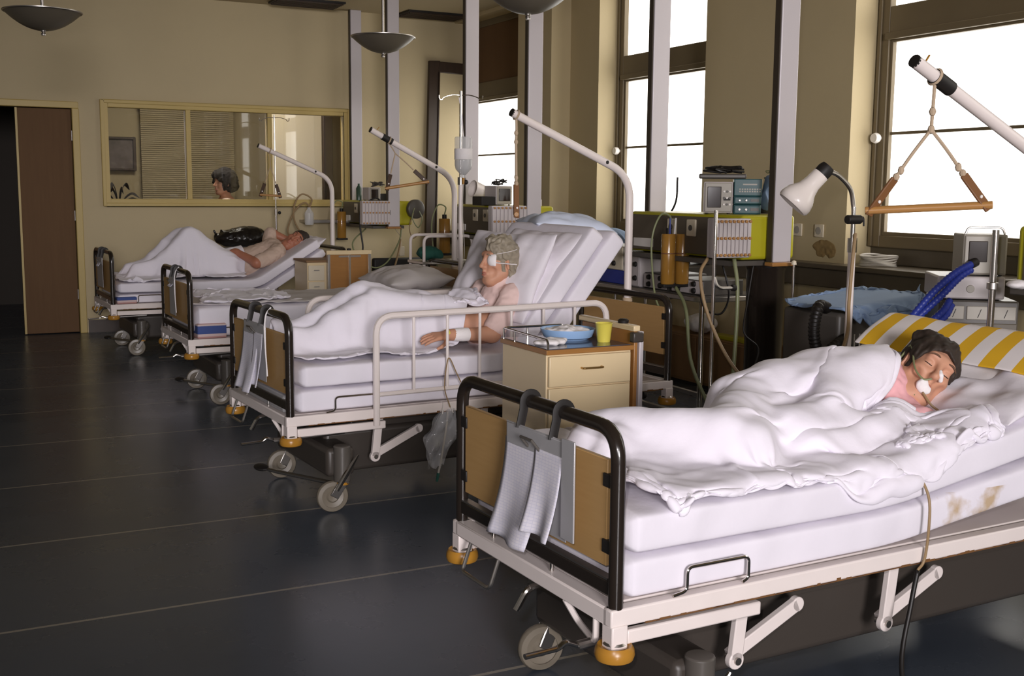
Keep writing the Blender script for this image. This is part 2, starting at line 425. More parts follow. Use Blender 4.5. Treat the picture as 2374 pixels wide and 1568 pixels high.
YB, XF, XG, HC = 12.28, 5.47, 5.70, 3.44
struct('floor', MB().box(-4, 6.2, -3, YB+3.4, -0.1, 0), floor_material())
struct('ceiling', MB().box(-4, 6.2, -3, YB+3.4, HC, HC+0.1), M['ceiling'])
w = MB()
for a in ((-4, -0.15, 0, HC), (-0.15, 1.27, 2.305, HC), (1.27, 1.557, 0, HC), (1.557, 4.164, 0, 1.32), (1.557, 4.164, 2.345, HC), (4.164, 6.2, 0, HC)):
    w.box(a[0], a[1], YB, YB+0.12, a[2], a[3])
struct('wall_back', w, M['wall'])
w = MB()
w.box(5.42, 6.2, -3, YB, 0, 0.86)
for a, b in ((-3, 0.95), (2.57, 4.19), (5.8, 7.43), (9.05, 10.67)): w.box(XF, 6.2, a, b, 0.86, HC)
for a, b in ((0.95, 2.57), (4.19, 5.8), (7.43, 9.05), (10.67, 12.28)):
    w.box(XG+0.05, 6.2, a, b, 0.86, 1.16); w.box(XF, 6.2, a, b, 3.40, HC)
w.box(5.26, XF, 9.57, 10.26, 0.98, HC)
struct('wall_right', w, M['wall'])
w = MB().box(5.33, XG+0.04, -3, YB, 0.985, 1.02); w.box(5.36, XF-0.02, -3, YB, 0.86, 0.985)
for a, b in ((0.95, 2.57), (4.19, 5.8), (7.43, 9.05), (10.67, 12.28)): w.box(XG, XG+0.06, a, b, 1.02, 1.16)
struct('window_sill', w, M['sill'], bevel=0.006)
struct('baseboard_back', MB().box(1.35, 5.4, YB-0.02, YB, 0, 0.13), M['darkwood'])

for i, (a, b) in enumerate(((0.95, 2.57), (4.19, 5.8), (7.43, 9.05), (10.67, 12.28))):
    f = MB(); x0, x1 = XG-0.035, XG+0.06
    for c, d, p, q in ((a, a+0.11, 1.14, 3.4), (b-0.11, b, 1.14, 3.4), (a+0.11, b-0.11, 1.14, 1.215), (a+0.11, b-0.11, 2.51, 2.715), (a+0.11, b-0.11, 3.33, 3.4)):
        f.box(x0, x1, c, d, p, q)
    f.box(x0-0.03, x0, a+0.1, b-0.1, 2.50, 2.545)      # drip moulding of the transom
    f.box(x0-0.015, x0, a+0.02, a+0.05, 1.14, 3.4); f.box(x0-0.015, x0, b-0.05, b-0.02, 1.14, 3.4)
    fr = struct('window_%d' % (i+1), f, M['window'], bevel=0.005)
    fr2 = MB()
    for c, d, p, q in ((a+0.11, a+0.135, 1.215, 2.51), (b-0.135, b-0.11, 1.215, 2.51), (a+0.135, b-0.135, 1.215, 1.24), (a+0.135, b-0.135, 2.485, 2.51)):
        fr2.box(XG-0.02, XG+0.03, c, d, p, q)
    fr2.box(XG-0.005, XG+0.03, a+0.13, b-0.13, 1.882, 1.902)
    fr2.build('casement_frame', M['window'], fr, bevel=0.003)
    MB().box(XG+0.012, XG+0.018, a+0.12, b-0.12, 1.22, 2.505).build('lower_pane', M['pane'], fr)
    if i < 3: MB().box(XG+0.012, XG+0.018, a+0.10, b-0.10, 2.71, 3.34).build('upper_pane', M['pane'], fr)
    else: MB().box(XG-0.02, XG+0.03, a+0.10, b-0.10, 2.71, 3.34).build('upper_board', M['door'], fr)
    k = MB().lathe([(0.0, -0.05), (0.03, -0.05), (0.036, -0.03), (0.03, -0.01), (0.014, 0.0), (0.014, 0.02)], (x0-0.01, b-0.075, 1.862), (1, 0, 0), 16)
    k.build('window_knob', M['white_plastic'], fr)

# observation window in the back wall
f = MB()
def frame_rect(f, x0, x1, z0, z1, t, y0, y1):
    f.box(x0, x0+t, y0, y1, z0, z1); f.box(x1-t, x1, y0, y1, z0, z1); f.box(x0+t, x1-t, y0, y1, z0, z0+t); f.box(x0+t, x1-t, y0, y1, z1-t, z1)
frame_rect(f, 1.555, 4.166, 1.315, 2.35, 0.055, YB-0.03, YB+0.10)
frame_rect(f, 1.535, 4.186, 1.295, 2.37, 0.035, YB-0.045, YB)
for x in (2.41, 3.275): f.box(x-0.025, x+0.025, YB-0.02, YB+0.09, 1.36, 2.30)
ow = struct('window_5', f, M['trim'], bevel=0.006)
for x0, x1 in ((1.605, 2.39), (2.43, 3.255), (3.295, 4.115)):
    MB().box(x0, x1, YB+0.03, YB+0.036, 1.36, 2.305).build('glass_pane', M['glass'], ow)
# door frame, leaf and the dim corridor behind
f = MB()
f.box(-0.15, 1.33, YB-0.03, YB+0.13, 2.27, 2.335); f.box(1.268, 1.335, YB-0.03, YB+0.13, 0, 2.27); f.box(-0.22, -0.15, YB-0.03, YB+0.13, 0, 2.335)
struct('trim_1', f, M['trim'], bevel=0.006)
d = struct('door_1', MB().box(0.765, 1.262, YB+0.01, YB+0.055, 0.01, 2.262), M['door'], bevel=0.004)
MB().box(0.745, 0.765, YB+0.005, YB+0.06, 0.01, 2.262).build('door_edge', M['trim'], d)
hg = MB()
for z in (0.4, 1.2, 2.0): hg.cyl((1.263, YB+0.0, z-0.05), (1.263, YB+0.0, z+0.05), 0.010, n=10)
hg.build('hinge', M['steel'], d)
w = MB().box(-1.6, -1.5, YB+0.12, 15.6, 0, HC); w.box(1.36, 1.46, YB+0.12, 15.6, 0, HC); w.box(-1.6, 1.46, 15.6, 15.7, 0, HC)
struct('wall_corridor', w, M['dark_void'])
w = MB().box(1.46, 6.2, 15.5, 15.6, 0, HC); w.box(6.1, 6.2, YB+0.12, 15.5, 0, HC)
struct('wall_office', w, M['office_wall'])
light('office_fill', 'AREA', (2.7, 13.05, 3.35), 44, (1.0, 0.93, 0.8), aim=(2.9, 13.4, 0), shape='RECTANGLE', size=1.6, size_y=0.7)  # added unseen area lamp that brightens the office

# the office seen through the window
b = MB()  # slats added to draw the reflected lines of the observation glass
for k in range(52):
    z = 1.12 + k*0.0265
    b.box(2.42, 3.62, 15.40, 15.46, z, z+0.021)
b.box(2.40, 3.64, 15.39, 15.48, 2.50, 2.56)
tag(b.build('reflection_slats', M['office_wall']), 'beige slats added for the reflected lines in the glass, on the office wall', 'blind')
f = MB(); frame_rect(f, 1.93, 2.36, 1.70, 2.13, 0.03, 15.42, 15.46)
pf = thing('picture_frame', 'dark framed picture on the office wall behind the left pane', 'picture', (0, 0, 0))
f.build('frame', M['darkwood'], pf, bevel=0.004)
MB().box(1.955, 2.335, 15.45, 15.462, 1.725, 2.105).build('picture', M['picture'], pf)
MB().box(1.76, 2.02, 15.30, 15.5, 2.50, 2.56).build('x', M['black'])
tag(bpy.data.objects['x'], 'small black box high on the office wall above the picture', 'box').name = 'wall_box'
p = MB().box(3.62, 4.28, 13.6, 13.68, 0, 2.6)
tag(p.build('partition', M['office_light'], bevel=0.01), 'pale lit partition behind the right pane of the observation window', 'partition')
tag(MB().box(4.28, 4.40, 13.55, 13.70, 0, 2.9).build('partition_post', M['darkwood'], bevel=0.01), 'dark wooden post at the edge of the pale office partition', 'post')
tag(MB().box(4.42, 5.4, 13.7, 13.8, 0, 2.6).build('office_cupboard', M['office_wall'], bevel=0.01), 'dim grey cupboard side behind the far right of the observation window', 'cupboard')
# ceiling vents
for k, (x, y, lab) in enumerate(((5.08, 12.02, 'dark slatted ceiling vent by the window corner'), (3.6, 11.9, 'dark slatted ceiling vent above the observation window'))):
    v = thing('ceiling_vent', lab, 'vent', (x, y, HC), 0, 'ceiling vents')
    MB().box(-0.36, 0.36, -0.2, 0.2, -0.02, 0.0).build('tray', M['black'], v)
    f = MB(); 
    for i in range(7): f.box(-0.34, 0.34, -0.18+i*0.055, -0.165+i*0.055, -0.035, -0.02)
    f.build('slats', M['darkwood'], v)
# tall dark frame against the back wall by the corner
t = thing('leaning_frame', 'tall dark wooden frame around a pale panel, propped in the back corner', 'frame', (5.38, 12.235, 0.02))
t.rotation_euler = (R(-0.6), R(1.6), 0)
f = MB(); frame_rect(f, -0.33, 0.27, 0, 2.93, 0.125, -0.035, 0.015)
f.box(-0.215, -0.195, -0.05, -0.03, 0.12, 2.81); f.box(0.135, 0.155, -0.05, -0.03, 0.12, 2.81)
f.build('frame', M['darkwood'], t, bevel=0.008)
MB().box(-0.22, 0.16, -0.01, 0.0, 0.1, 2.84).build('panel', M['wall'], t)
# pendant dish lamps
PEND = [((0.72, 8.5, 2.67), 'leftmost hanging dish lamp, dark against the wall near the door'), ((3.24, 8.67, 2.69), 'smaller hanging dish lamp between the two thin service columns'), ((3.05, 5.83, 2.61), 'nearest hanging dish lamp, cut off by the top of the picture')]
def pendant(loc, lab):
    t = thing('pendant_lamp', lab, 'lamp', loc, 0, 'hanging dish lamps')
    pr = []
    for k in range(13):
        a = k/12; r = 0.25*a; pr.append((r, -0.125+0.125*a**2.0))
    pr += [(0.257, 0.004)] + [(r-0.004, z+0.006) for r, z in reversed(pr[1:])] + [(0.0, -0.119)]
    MB().lathe(pr, n=40).build('dish', M['lamp_grey'], t)
    MB().lathe([(0.252, -0.004), (0.258, 0.0), (0.258, 0.006), (0.250, 0.006)], n=40, close=True).build('rim', M['steel'], t)
    MB().cyl((0, 0, -0.11), (0, 0, HC-loc[2]), 0.011).build('stem', M['steel'], t)
    MB().lathe([(0, -0.157), (0.014, -0.155), (0.016, -0.145), (0.010, -0.135), (0.018, -0.128), (0.018, -0.118)], n=16).build('finial', M['steel'], t)
    MB().lathe([(0, 0), (0.055, 0), (0.05, -0.05), (0.02, -0.07)], (0, 0, HC-loc[2]), n=20).build('ceiling_rose', M['steel'], t)
for l, lab in PEND: pendant(l, lab)

# ------------------------------------------------------------------ service columns and panels
def column(x, y, lab, z0=1.108):
    t = thing('service_column', lab, 'column', (x, y, z0), 0, 'ceiling service columns'); h = HC-z0
    MB().box(-0.058, 0.068, -0.022, 0.022, 0, h).build('channel', M['alu'], t, bevel=0.006)
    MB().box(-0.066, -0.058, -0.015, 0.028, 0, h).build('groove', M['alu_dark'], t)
    MB().box(-0.072, 0.072, -0.036, 0.036, -0.022, 0).build('end_block', M['oak'], t, bevel=0.004)
    return t
def gauge_rack(o, rz, wd, hg, cols, lab):
    t = thing('gauge_rack', lab, 'rack', o, rz, 'slatted gauge racks')
    MB().box(-wd/2, wd/2, -0.035, 0.035, 0, hg).build('body', M['white_instr'], t, bevel=0.006)
    MB().box(-0.03, wd/2+0.03, 0.03, 0.125, hg*0.4, hg*0.6).build('bracket', M['dark_instr'], t)
    for k in range(cols):
        x = -wd/2 + wd*(k+0.5)/cols
        MB().box(x-wd/cols*0.40, x+wd/cols*0.40, -0.045, -0.033, 0.012, hg-0.012).build('slat', M['white_instr'], t, bevel=0.003)
        for z in (0.016, hg*0.5, hg-0.016):
            MB().lathe([(0, 0.0), (0.0085, 0), (0.0085, 0.012), (0.0, 0.015)], (x, -0.043, z), (0, -1, 0), 10).build('knob', M['handle_wood'], t)
    return t
def panel(x, y0, lab, full=True):
    t = thing('service_panel', lab, 'panel', (x, y0, 1.12), 0, 'lime ended service panels')
    MB().box(0, 0.38, 0, 1.14, 0, 0.25).build('housing', M['lime'], t, bevel=0.022, seg=4)
    MB().box(-0.006, 0.1, 0.10, 1.10, 0.012, 0.232).build('front_panel', M['grey_panel'], t, bevel=0.004)
    for yy in (0.46, 0.66):
        s = MB().box(-0.016, 0.0, yy-0.045, yy+0.045, 0.115, 0.215).build('socket_plate', M['ivory'], t, bevel=0.006)
        MB().lathe([(0, 0), (0.017, 0.0), (0.017, 0.004), (0, 0.004)], (-0.016, yy, 0.165), (-1, 0, 0), 14).build('socket_hole', M['dark_instr'], s)
    MB().box(-0.012, 0.0, 0.86, 1.08, 0.03, 0.085).build('light_diffuser', M['white_plastic'], t, bevel=0.004)
    MB().box(-0.05, 0.30, 0.02, 1.12, -0.035, -0.005).build('rail_tray', M['dark_instr'], t, bevel=0.004)
    return t
panel(3.985, 5.03, 'lime ended service panel carrying the teal monitor stack, behind the seated patient')
panel(4.06, 8.0, 'lime ended service panel between the two middle columns, behind the empty bed')
panel(4.08, 11.10, 'lime ended service panel farthest back, against the rear wall')
panel(4.02, 2.12, 'lime topped service panel at the right picture edge, behind the sleeping woman')
for x, y, lab in ((4.215, 4.985, 'nearest aluminium ceiling column, beside the white spot lamp'), (4.20, 6.2, 'aluminium ceiling column in front of the middle window'),
               (4.22, 7.955, 'aluminium ceiling column left of the grey pilaster, under the big dish lamp'), (4.24, 9.17, 'aluminium ceiling column beside the tall dark frame'),
               (4.23, 11.055, 'aluminium ceiling column rising past the small dish lamp'), (4.22, 12.17, 'aluminium ceiling column at the end of the observation window')):
    column(x, y, lab)
gauge_rack((3.845, 4.965, 1.142), R(-4), 0.235, 0.213, 9, 'white slatted gauge rack under the teal monitor stack')
gauge_rack((3.985, 10.93, 1.135), 0, 0.30, 0.24, 9, 'white slatted gauge rack on the farthest service panel')
gauge_rack((3.96, 7.88, 1.135), 0, 0.30, 0.24, 9, 'white slatted gauge rack behind the pillows of the seated patient')
pd = thing('floor_pedestal', 'thick black floor pedestal below the nearest aluminium column', 'pedestal', (4.27, 5.16, 0))
MB().lathe([(0.125, 0), (0.125, 0.06), (0.108, 0.08), (0.108, 1.05), (0.115, 1.06), (0.115, 1.085)], n=28).build('pipe', M['black_tube'], pd)
MB().lathe([(0.16, 0), (0.16, 0.02), (0.125, 0.03)], n=28).build('flange', M['chassis'], pd)
# ------------------------------------------------------------------ beds
BEDS = {1: ((1.455, 2.735), R(2.1)), 2: ((1.374, 5.407), R(3.4)), 3: ((1.507, 8.26), R(1.5)), 4: ((1.345, 10.88), R(2.0))}
BL = 2.17; HW = 0.43

def build_bed(lab):
    root = thing('hospital_bed', lab, 'bed', (0, 0, 0), 0, 'hospital beds')
    f = MB()
    for s in (-1, 1):
        f.box(-0.025, BL+0.025, s*HW-0.02, s*HW+0.02, 0.415, 0.462)
        f.box(0.03, 0.47, s*HW-0.012, s*HW+0.012, 0.362, 0.400)
    for x in (0, BL): f.box(x-0.025, x+0.025, -HW, HW, 0.415, 0.462)
    for x in (0.62, 1.15, 1.70): f.box(x-0.02, x+0.02, -HW, HW, 0.42, 0.45)
    f.box(0.03, BL-0.03, -0.40, 0.40, 0.452, 0.462)
    f.build('frame', M['white_metal'], root, bevel=0.005)
    rnd = random.Random(4)
    for s in (-1, 1):
        pts = [(0.08, 0.4125)]; x = 0.08                              # one ragged strip of rust along each rail
        up = []
        while x < 2.1:
            w = rnd.uniform(0.01, 0.04); z = 0.4135+max(0.0008, rnd.gauss(0.002, 0.0028)); up += [(x, z), (x+w, z)]; x += w
        poly = [(q, s*HW-0.0206, z) for q, z in up]+[(x, s*HW-0.0206, 0.4132), (0.08, s*HW-0.0206, 0.4132)]
        MB().prism(poly, (0, 0.0412, 0)).build('rust_edge', M['rust'], root, weld=False)
    for x in (0, BL):
        for s in (-1, 1):
            l = MB().box(x-0.024, x+0.024, s*HW-0.024, s*HW+0.024, 0.355, 0.42).build('leg', M['white_metal'], root, bevel=0.004)
            MB().lathe([(0.0, 0.358), (0.030, 0.358), (0.044, 0.366), (0.050, 0.356), (0.052, 0.342), (0.048, 0.330), (0.040, 0.325), (0, 0.325)], (x, s*HW, 0), n=26).build('bumper', M['amber'], l)
            MB().lathe([(0.0, 0.368), (0.030, 0.368), (0.026, 0.374), (0, 0.374)], (x, s*HW, 0), n=20).build('washer', M['steel'], l)
    for x, nm, pz, dx in ((0, 'footboard', (0.56, 0.835), -1), (BL, 'headboard', (0.60, 0.865), 1)):
        hp = fillet([(x, -HW, 0.46), (x, -HW, 0.915), (x, HW, 0.915), (x, HW, 0.46)], 0.085, 8)
        h = MB().tube(hp, 0.0195, 12).build(nm, M['black_tube'], root)
        MB().box(x-0.008, x+0.008, -0.395, 0.395, *pz).build('board', M['panel'], h, bevel=0.002)
        for s in (-1, 1):
            for z in (pz[0]+0.035, pz[1]-0.07): MB().box(x-0.013, x+0.013, s*0.405-0.025, s*0.405+0.025, z, z+0.035).build('clip', M['black'], h, bevel=0.003)
        MB().box(x-0.012, x+0.012, -HW+0.01, HW-0.01, 0.487, 0.527).build('cross_bar', M['black_tube'], h, bevel=0.004)
        MB().box(x-0.0125, x+0.0125, -HW+0.02, HW-0.02, 0.5275, 0.533).build('cross_bar_trim', M['steel'], h)
        for yy in (-0.12, 0.22): MB().cyl((x, yy, 0.462), (x, yy, 0.49), 0.006).build('stud', M['chrome'], h)
    # undercarriage
    c = MB(); CY = -0.12
    for x in (0.225, 1.94): c.box(x-0.07, x+0.07, CY-0.36, CY+0.36, 0.165, 0.30)
    c.box(0.225, 1.94, CY-0.15, CY+0.17, 0.125, 0.335)
    c.box(0.36, 1.80, -0.24, 0.24, 0.31, 0.40)
    c.build('chassis', M['chassis'], root, bevel=0.022, seg=3)
    for x in (0.225, 1.94):
        for s in (-1, 1):
            y = CY+s*0.37
            k = MB().cyl((x, y, 0.145), (x, y, 0.315), 0.040, n=20)
            cs = k.build('caster', M['dark_instr'], root, bevel=0.005)
            ox, oy = -0.045, -0.012*s
            g = MB()
            for e in (-1, 1): g.bar((x, y+e*0.024, 0.15), (x+ox, y+oy+e*0.024, 0.075), 0.045, 0.006, hint=(0, 1, 0))
            g.box(x-0.026, x+0.026, y-0.028, y+0.028, 0.138, 0.152)
            g.build('fork', M['steel'], cs, bevel=0.003)
            MB().lathe([(0.052, -0.017), (0.070, -0.015), (0.075, -0.006), (0.075, 0.006), (0.070, 0.015), (0.052, 0.017)], (x+ox, y+oy, 0.0755), (0.15, 1, 0), 28, close=True).build('tyre', M['tyre'], cs)
            MB().lathe([(0, -0.013), (0.022, -0.016), (0.03, -0.008), (0.053, -0.012), (0.053, 0.012), (0.03, 0.008), (0.022, 0.016), (0, 0.013)], (x+ox, y+oy, 0.0755), (0.15, 1, 0), 28).build('hub', M['tyre'], cs)
            MB().lathe([(0.012, 0.128), (0.03, 0.131), (0.03, 0.145), (0.012, 0.15)], (x, y, 0), n=18).build('bearing', M['amber'], cs)
    # lifting arms
    for s in (-1, 1):
        y = s*0.375
        for px in (0.44, 1.02):
            a = MB()
            a.bar((px, y, 0.215), (px+0.025, y, 0.43), 0.040, 0.022, hint=(0, 1, 0)); a.cyl((px, y-0.011, 0.215), (px, y+0.011, 0.215), 0.026, n=18)
            o = a.build('lift_arm', M['white_metal'], root, bevel=0.003)
            b = MB(); y2 = y+0.026*(-s)
            b.bar((px, y2, 0.215), (px+0.245, y2, 0.325), 0.040, 0.022, hint=(0, 1, 0)); b.cyl((px+0.245, y2-0.011, 0.325), (px+0.245, y2+0.011, 0.325), 0.022, n=18)
            b.build('lift_link', M['white_metal'], o, bevel=0.003)
            MB().cyl((px, y-0.018, 0.215), (px, y+0.030, 0.215), 0.011, n=12).build('pivot_pin', M['steel'], o)
    for s in (-1, 1):
        y = s*(HW+0.012)
        MB().tube(fillet([(0.17, y, 0.466), (0.215, y, 0.472), (0.215, y, 0.535), (0.42, y, 0.535), (0.42, y, 0.475), (0.40, y, 0.466)], 0.018, 5), 0.0048, 8).build('side_handle', M['chrome'], root)
    for yy, z0 in ((0.24, 0.0), ):
        MB().tube(fillet([(-0.02, yy+0.09, 0.415), (-0.05, yy+0.09, 0.33), (-0.05, yy-0.09, 0.33), (-0.02, yy-0.09, 0.415)], 0.02, 5), 0.006, 8).build('foot_bail', M['steel'], root)
    MB().tube(fillet([(-0.01, -0.36, 0.412), (-0.01, -0.36, 0.345), (0.03, -0.21, 0.345), (-0.01, -0.21, 0.412)], 0.03, 6), 0.009, 8).build('hook_bracket', M['white_metal'], root)
    k = MB().tube([(0.30, -0.335, 0.345), (0.0, -0.335, 0.338), (-0.05, -0.335, 0.336)], 0.013, 10)
    cr = k.build('crank', M['steel'], root)
    MB().tube(fillet([(-0.045, -0.335, 0.336), (-0.085, -0.33, 0.352), (-0.10, -0.325, 0.335), (-0.20, -0.325, 0.332)], 0.02, 5), 0.0095, 10, flat=0.75).build('crank_grip', M['chrome'], cr)
    MB().tube(fillet([(0.06, -0.03, 0.40), (-0.03, -0.04, 0.39), (-0.06, -0.03, 0.33)], 0.02, 4), 0.010, 9).build('foot_lever', M['chrome'], root)
    k = MB().tube(fillet([(0.235, -0.46, 0.125), (0.22, -0.38, 0.11), (0.08, -0.02, 0.10), (0.05, 0.06, 0.10)], 0.04, 5), 0.010, 8)
    bp = k.build('brake_pedal', M['steel'], root)
    MB().ball((0.03, 0.11, 0.102), (0.035, 0.06, 0.016)).build('pedal_pad', M['black'], bp)
    MB().tube([(0.18, -0.535, 0.115), (0.225, -0.535, 0.185), (0.285, -0.54, 0.275)], [0.010, 0.014, 0.006], 10).build('release_lever', M['chrome'], root)
    return root

bed = build_bed('nearest hospital bed, holding the sleeping woman under a white duvet')
beds = {1: bed}
for k, lab in ((2, 'second hospital bed with raised white side rails, holding the seated patient'), (3, 'third hospital bed, unoccupied, with a flat grey white sheet'), (4, 'farthest hospital bed, holding the man with raised knees')):
    beds[k] = copy_tree(bed); beds[k]['label'] = lab
for k, b in beds.items():
    b.location = (*BEDS[k][0], 0); b.rotation_euler.z = BEDS[k][1]
for o in list(beds[1].children):                  # its brake pedal is folded away
    if o.name.startswith('brake_pedal'):
        for c in list(o.children): bpy.data.objects.remove(c)
        bpy.data.objects.remove(o)
def at(k, o, z=0.0):
    """stand a top level object in the bed's own axes"""
    o.location = (*BEDS[k][0], z); o.rotation_euler.z = BEDS[k][1]; return o

# side rails of the second bed
for s in (-1, 1):
    y = s*(HW+0.028)
    x0, x1 = 0.415, 1.73
    r = MB().tube(fillet([(x0, y, 0.385), (x0, y, 0.905), (x1, y, 0.915), (x1, y, 0.41)], 0.09, 8), 0.0165, 10).build('side_rail', M['white_metal'], beds[2])
    MB().tube([(x0, y, 0.532), (x1, y, 0.54)], 0.011, 8).build('lower_bar', M['white_metal'], r)
    for x in (0.61, 0.79, 0.97, 1.15, 1.34, 1.53):
        MB().cyl((x, y, 0.535), (x, y, 0.907), 0.0075, n=8).build('baluster', M['white_metal'], r)

# lifting poles over the head ends
def lifting_pole(k, lab, tipx=1.43, tipz=1.915, sleeve=True):
    t = at(k, thing('lifting_pole', lab, 'pole', (0, 0, 0), 0, 'bed lifting poles'))
    x = BL+0.03
    MB().tube(fillet([(x, 0, 0.40), (x, 0, 1.585), (tipx, 0, tipz)], 0.14, 8), 0.0225, 12).build('pole', M['white_metal'], t)
    u = np.array((tipx-x, 0, tipz-1.585)); u /= np.linalg.norm(u); e = np.array((tipx, 0, tipz))
    MB().cyl(e-u*0.004, e+u*0.004, 0.0225, n=14).build('end_cap', M['black'], t)
    q = np.array((x, 0, 1.585))-u*(-0.19)
    MB().cyl(q+np.array((0, -0.024, 0)), q+np.array((0, 0.024, 0)), 0.010, n=12).build('bolt', M['black'], t)
    if sleeve:
        c = e-u*0.15
        MB().cyl(c-u*0.045, c+u*0.045, 0.0262, n=16).build('sleeve', M['black'], t)
        a = np.array((-u[2], 0, u[0])); 
        MB().bar(e-u*0.045-a*0.02, e-u*0.052-a*0.05, 0.006, 0.004).build('stop_pin', M['amber'], t)
    w = MB()
    for z in (0.80, 0.86): w.lathe([(0.0235, 0), (0.029, 0), (0.029, 0.022), (0.0235, 0.022)], (x, 0, z), n=14, close=True)
    w.build('collar', M['strap'], t)
    return t, e, u
p1_, E1, U1 = lifting_pole(1, 'white bed lifting pole in front of the right window, cut by the picture edge', 1.44, 1.93)
p2_, E2, U2 = lifting_pole(2, 'white bed lifting pole over the seated patient, in front of the middle window', 1.41, 1.91, sleeve=False)
p3_, E3, U3 = lifting_pole(3, 'white bed lifting pole over the empty third bed', 1.49, 1.945)
p4_, E4, U4 = lifting_pole(4, 'white bed lifting pole over the man, in front of the observation window', 1.46, 1.90, sleeve=False)

def grip(k, lab, hang, mid, A, B, thick=0.013, cord=0.005, knots=True, dark=False):
    """triangular pull handle: hang = point on the pole, mid = apex, A/B = bar ends (bed axes)"""
    t = at(k, thing('trapeze_handle', lab, 'handle', (0, 0, 0), 0, 'trapeze pull handles'))
    hang, mid, A, B = [np.array(p, float) for p in (hang, mid, A, B)]
    MB().cyl(A+(A-B)*0.06, B+(B-A)*0.06, thick, n=12).build('bar', M['handle_wood'], t, bevel=0.002)
    s = MB(); s.tube([hang, (hang*0.5+mid*0.5)+np.array((0.004, 0.003, 0)), mid], cord, 7)
    if knots:
        for q in (hang*0.4+mid*0.6, mid): s.ball(q, (0.012, 0.012, 0.016), 8)
    for e in (A, B):
        m1 = mid*0.42+e*0.58
        s.tube(smooth_path([mid, mid*0.7+e*0.3+np.array((0, 0, 0.004)), m1], 5), cord, 7)
        if knots: s.ball(mid*0.5+e*0.5, (0.011, 0.011, 0.016), 8); s.ball(m1, (0.012, 0.012, 0.014), 8)
    # loop over the pole
    s.lathe([(0.026, -0.006), (0.032, 0), (0.026, 0.006)], hang+np.array((0, 0, 0.026)), (1, 0, -0.4), 14, close=True)
    s.build('cord', M['strap'], t)
    for e in (A, B):
        m1 = mid*0.40+e*0.60; d = e-m1; d /= np.linalg.norm(d)
        l = MB(); l.bar(m1, e-d*0.0+d*0.02, 0.032, 0.010, hint=(0, 1, 0.1))
        o = l.build('strap', M['leather_dark'] if dark else M['leather'], t, bevel=0.003)
        MB().lathe([(0, 0), (0.006, 0), (0.006, 0.003), (0, 0.005)], e-d*0.035+np.array((0, -0.006, 0)), (0, -1, 0), 8).build('rivet', M['white_plastic'], o)
    return t
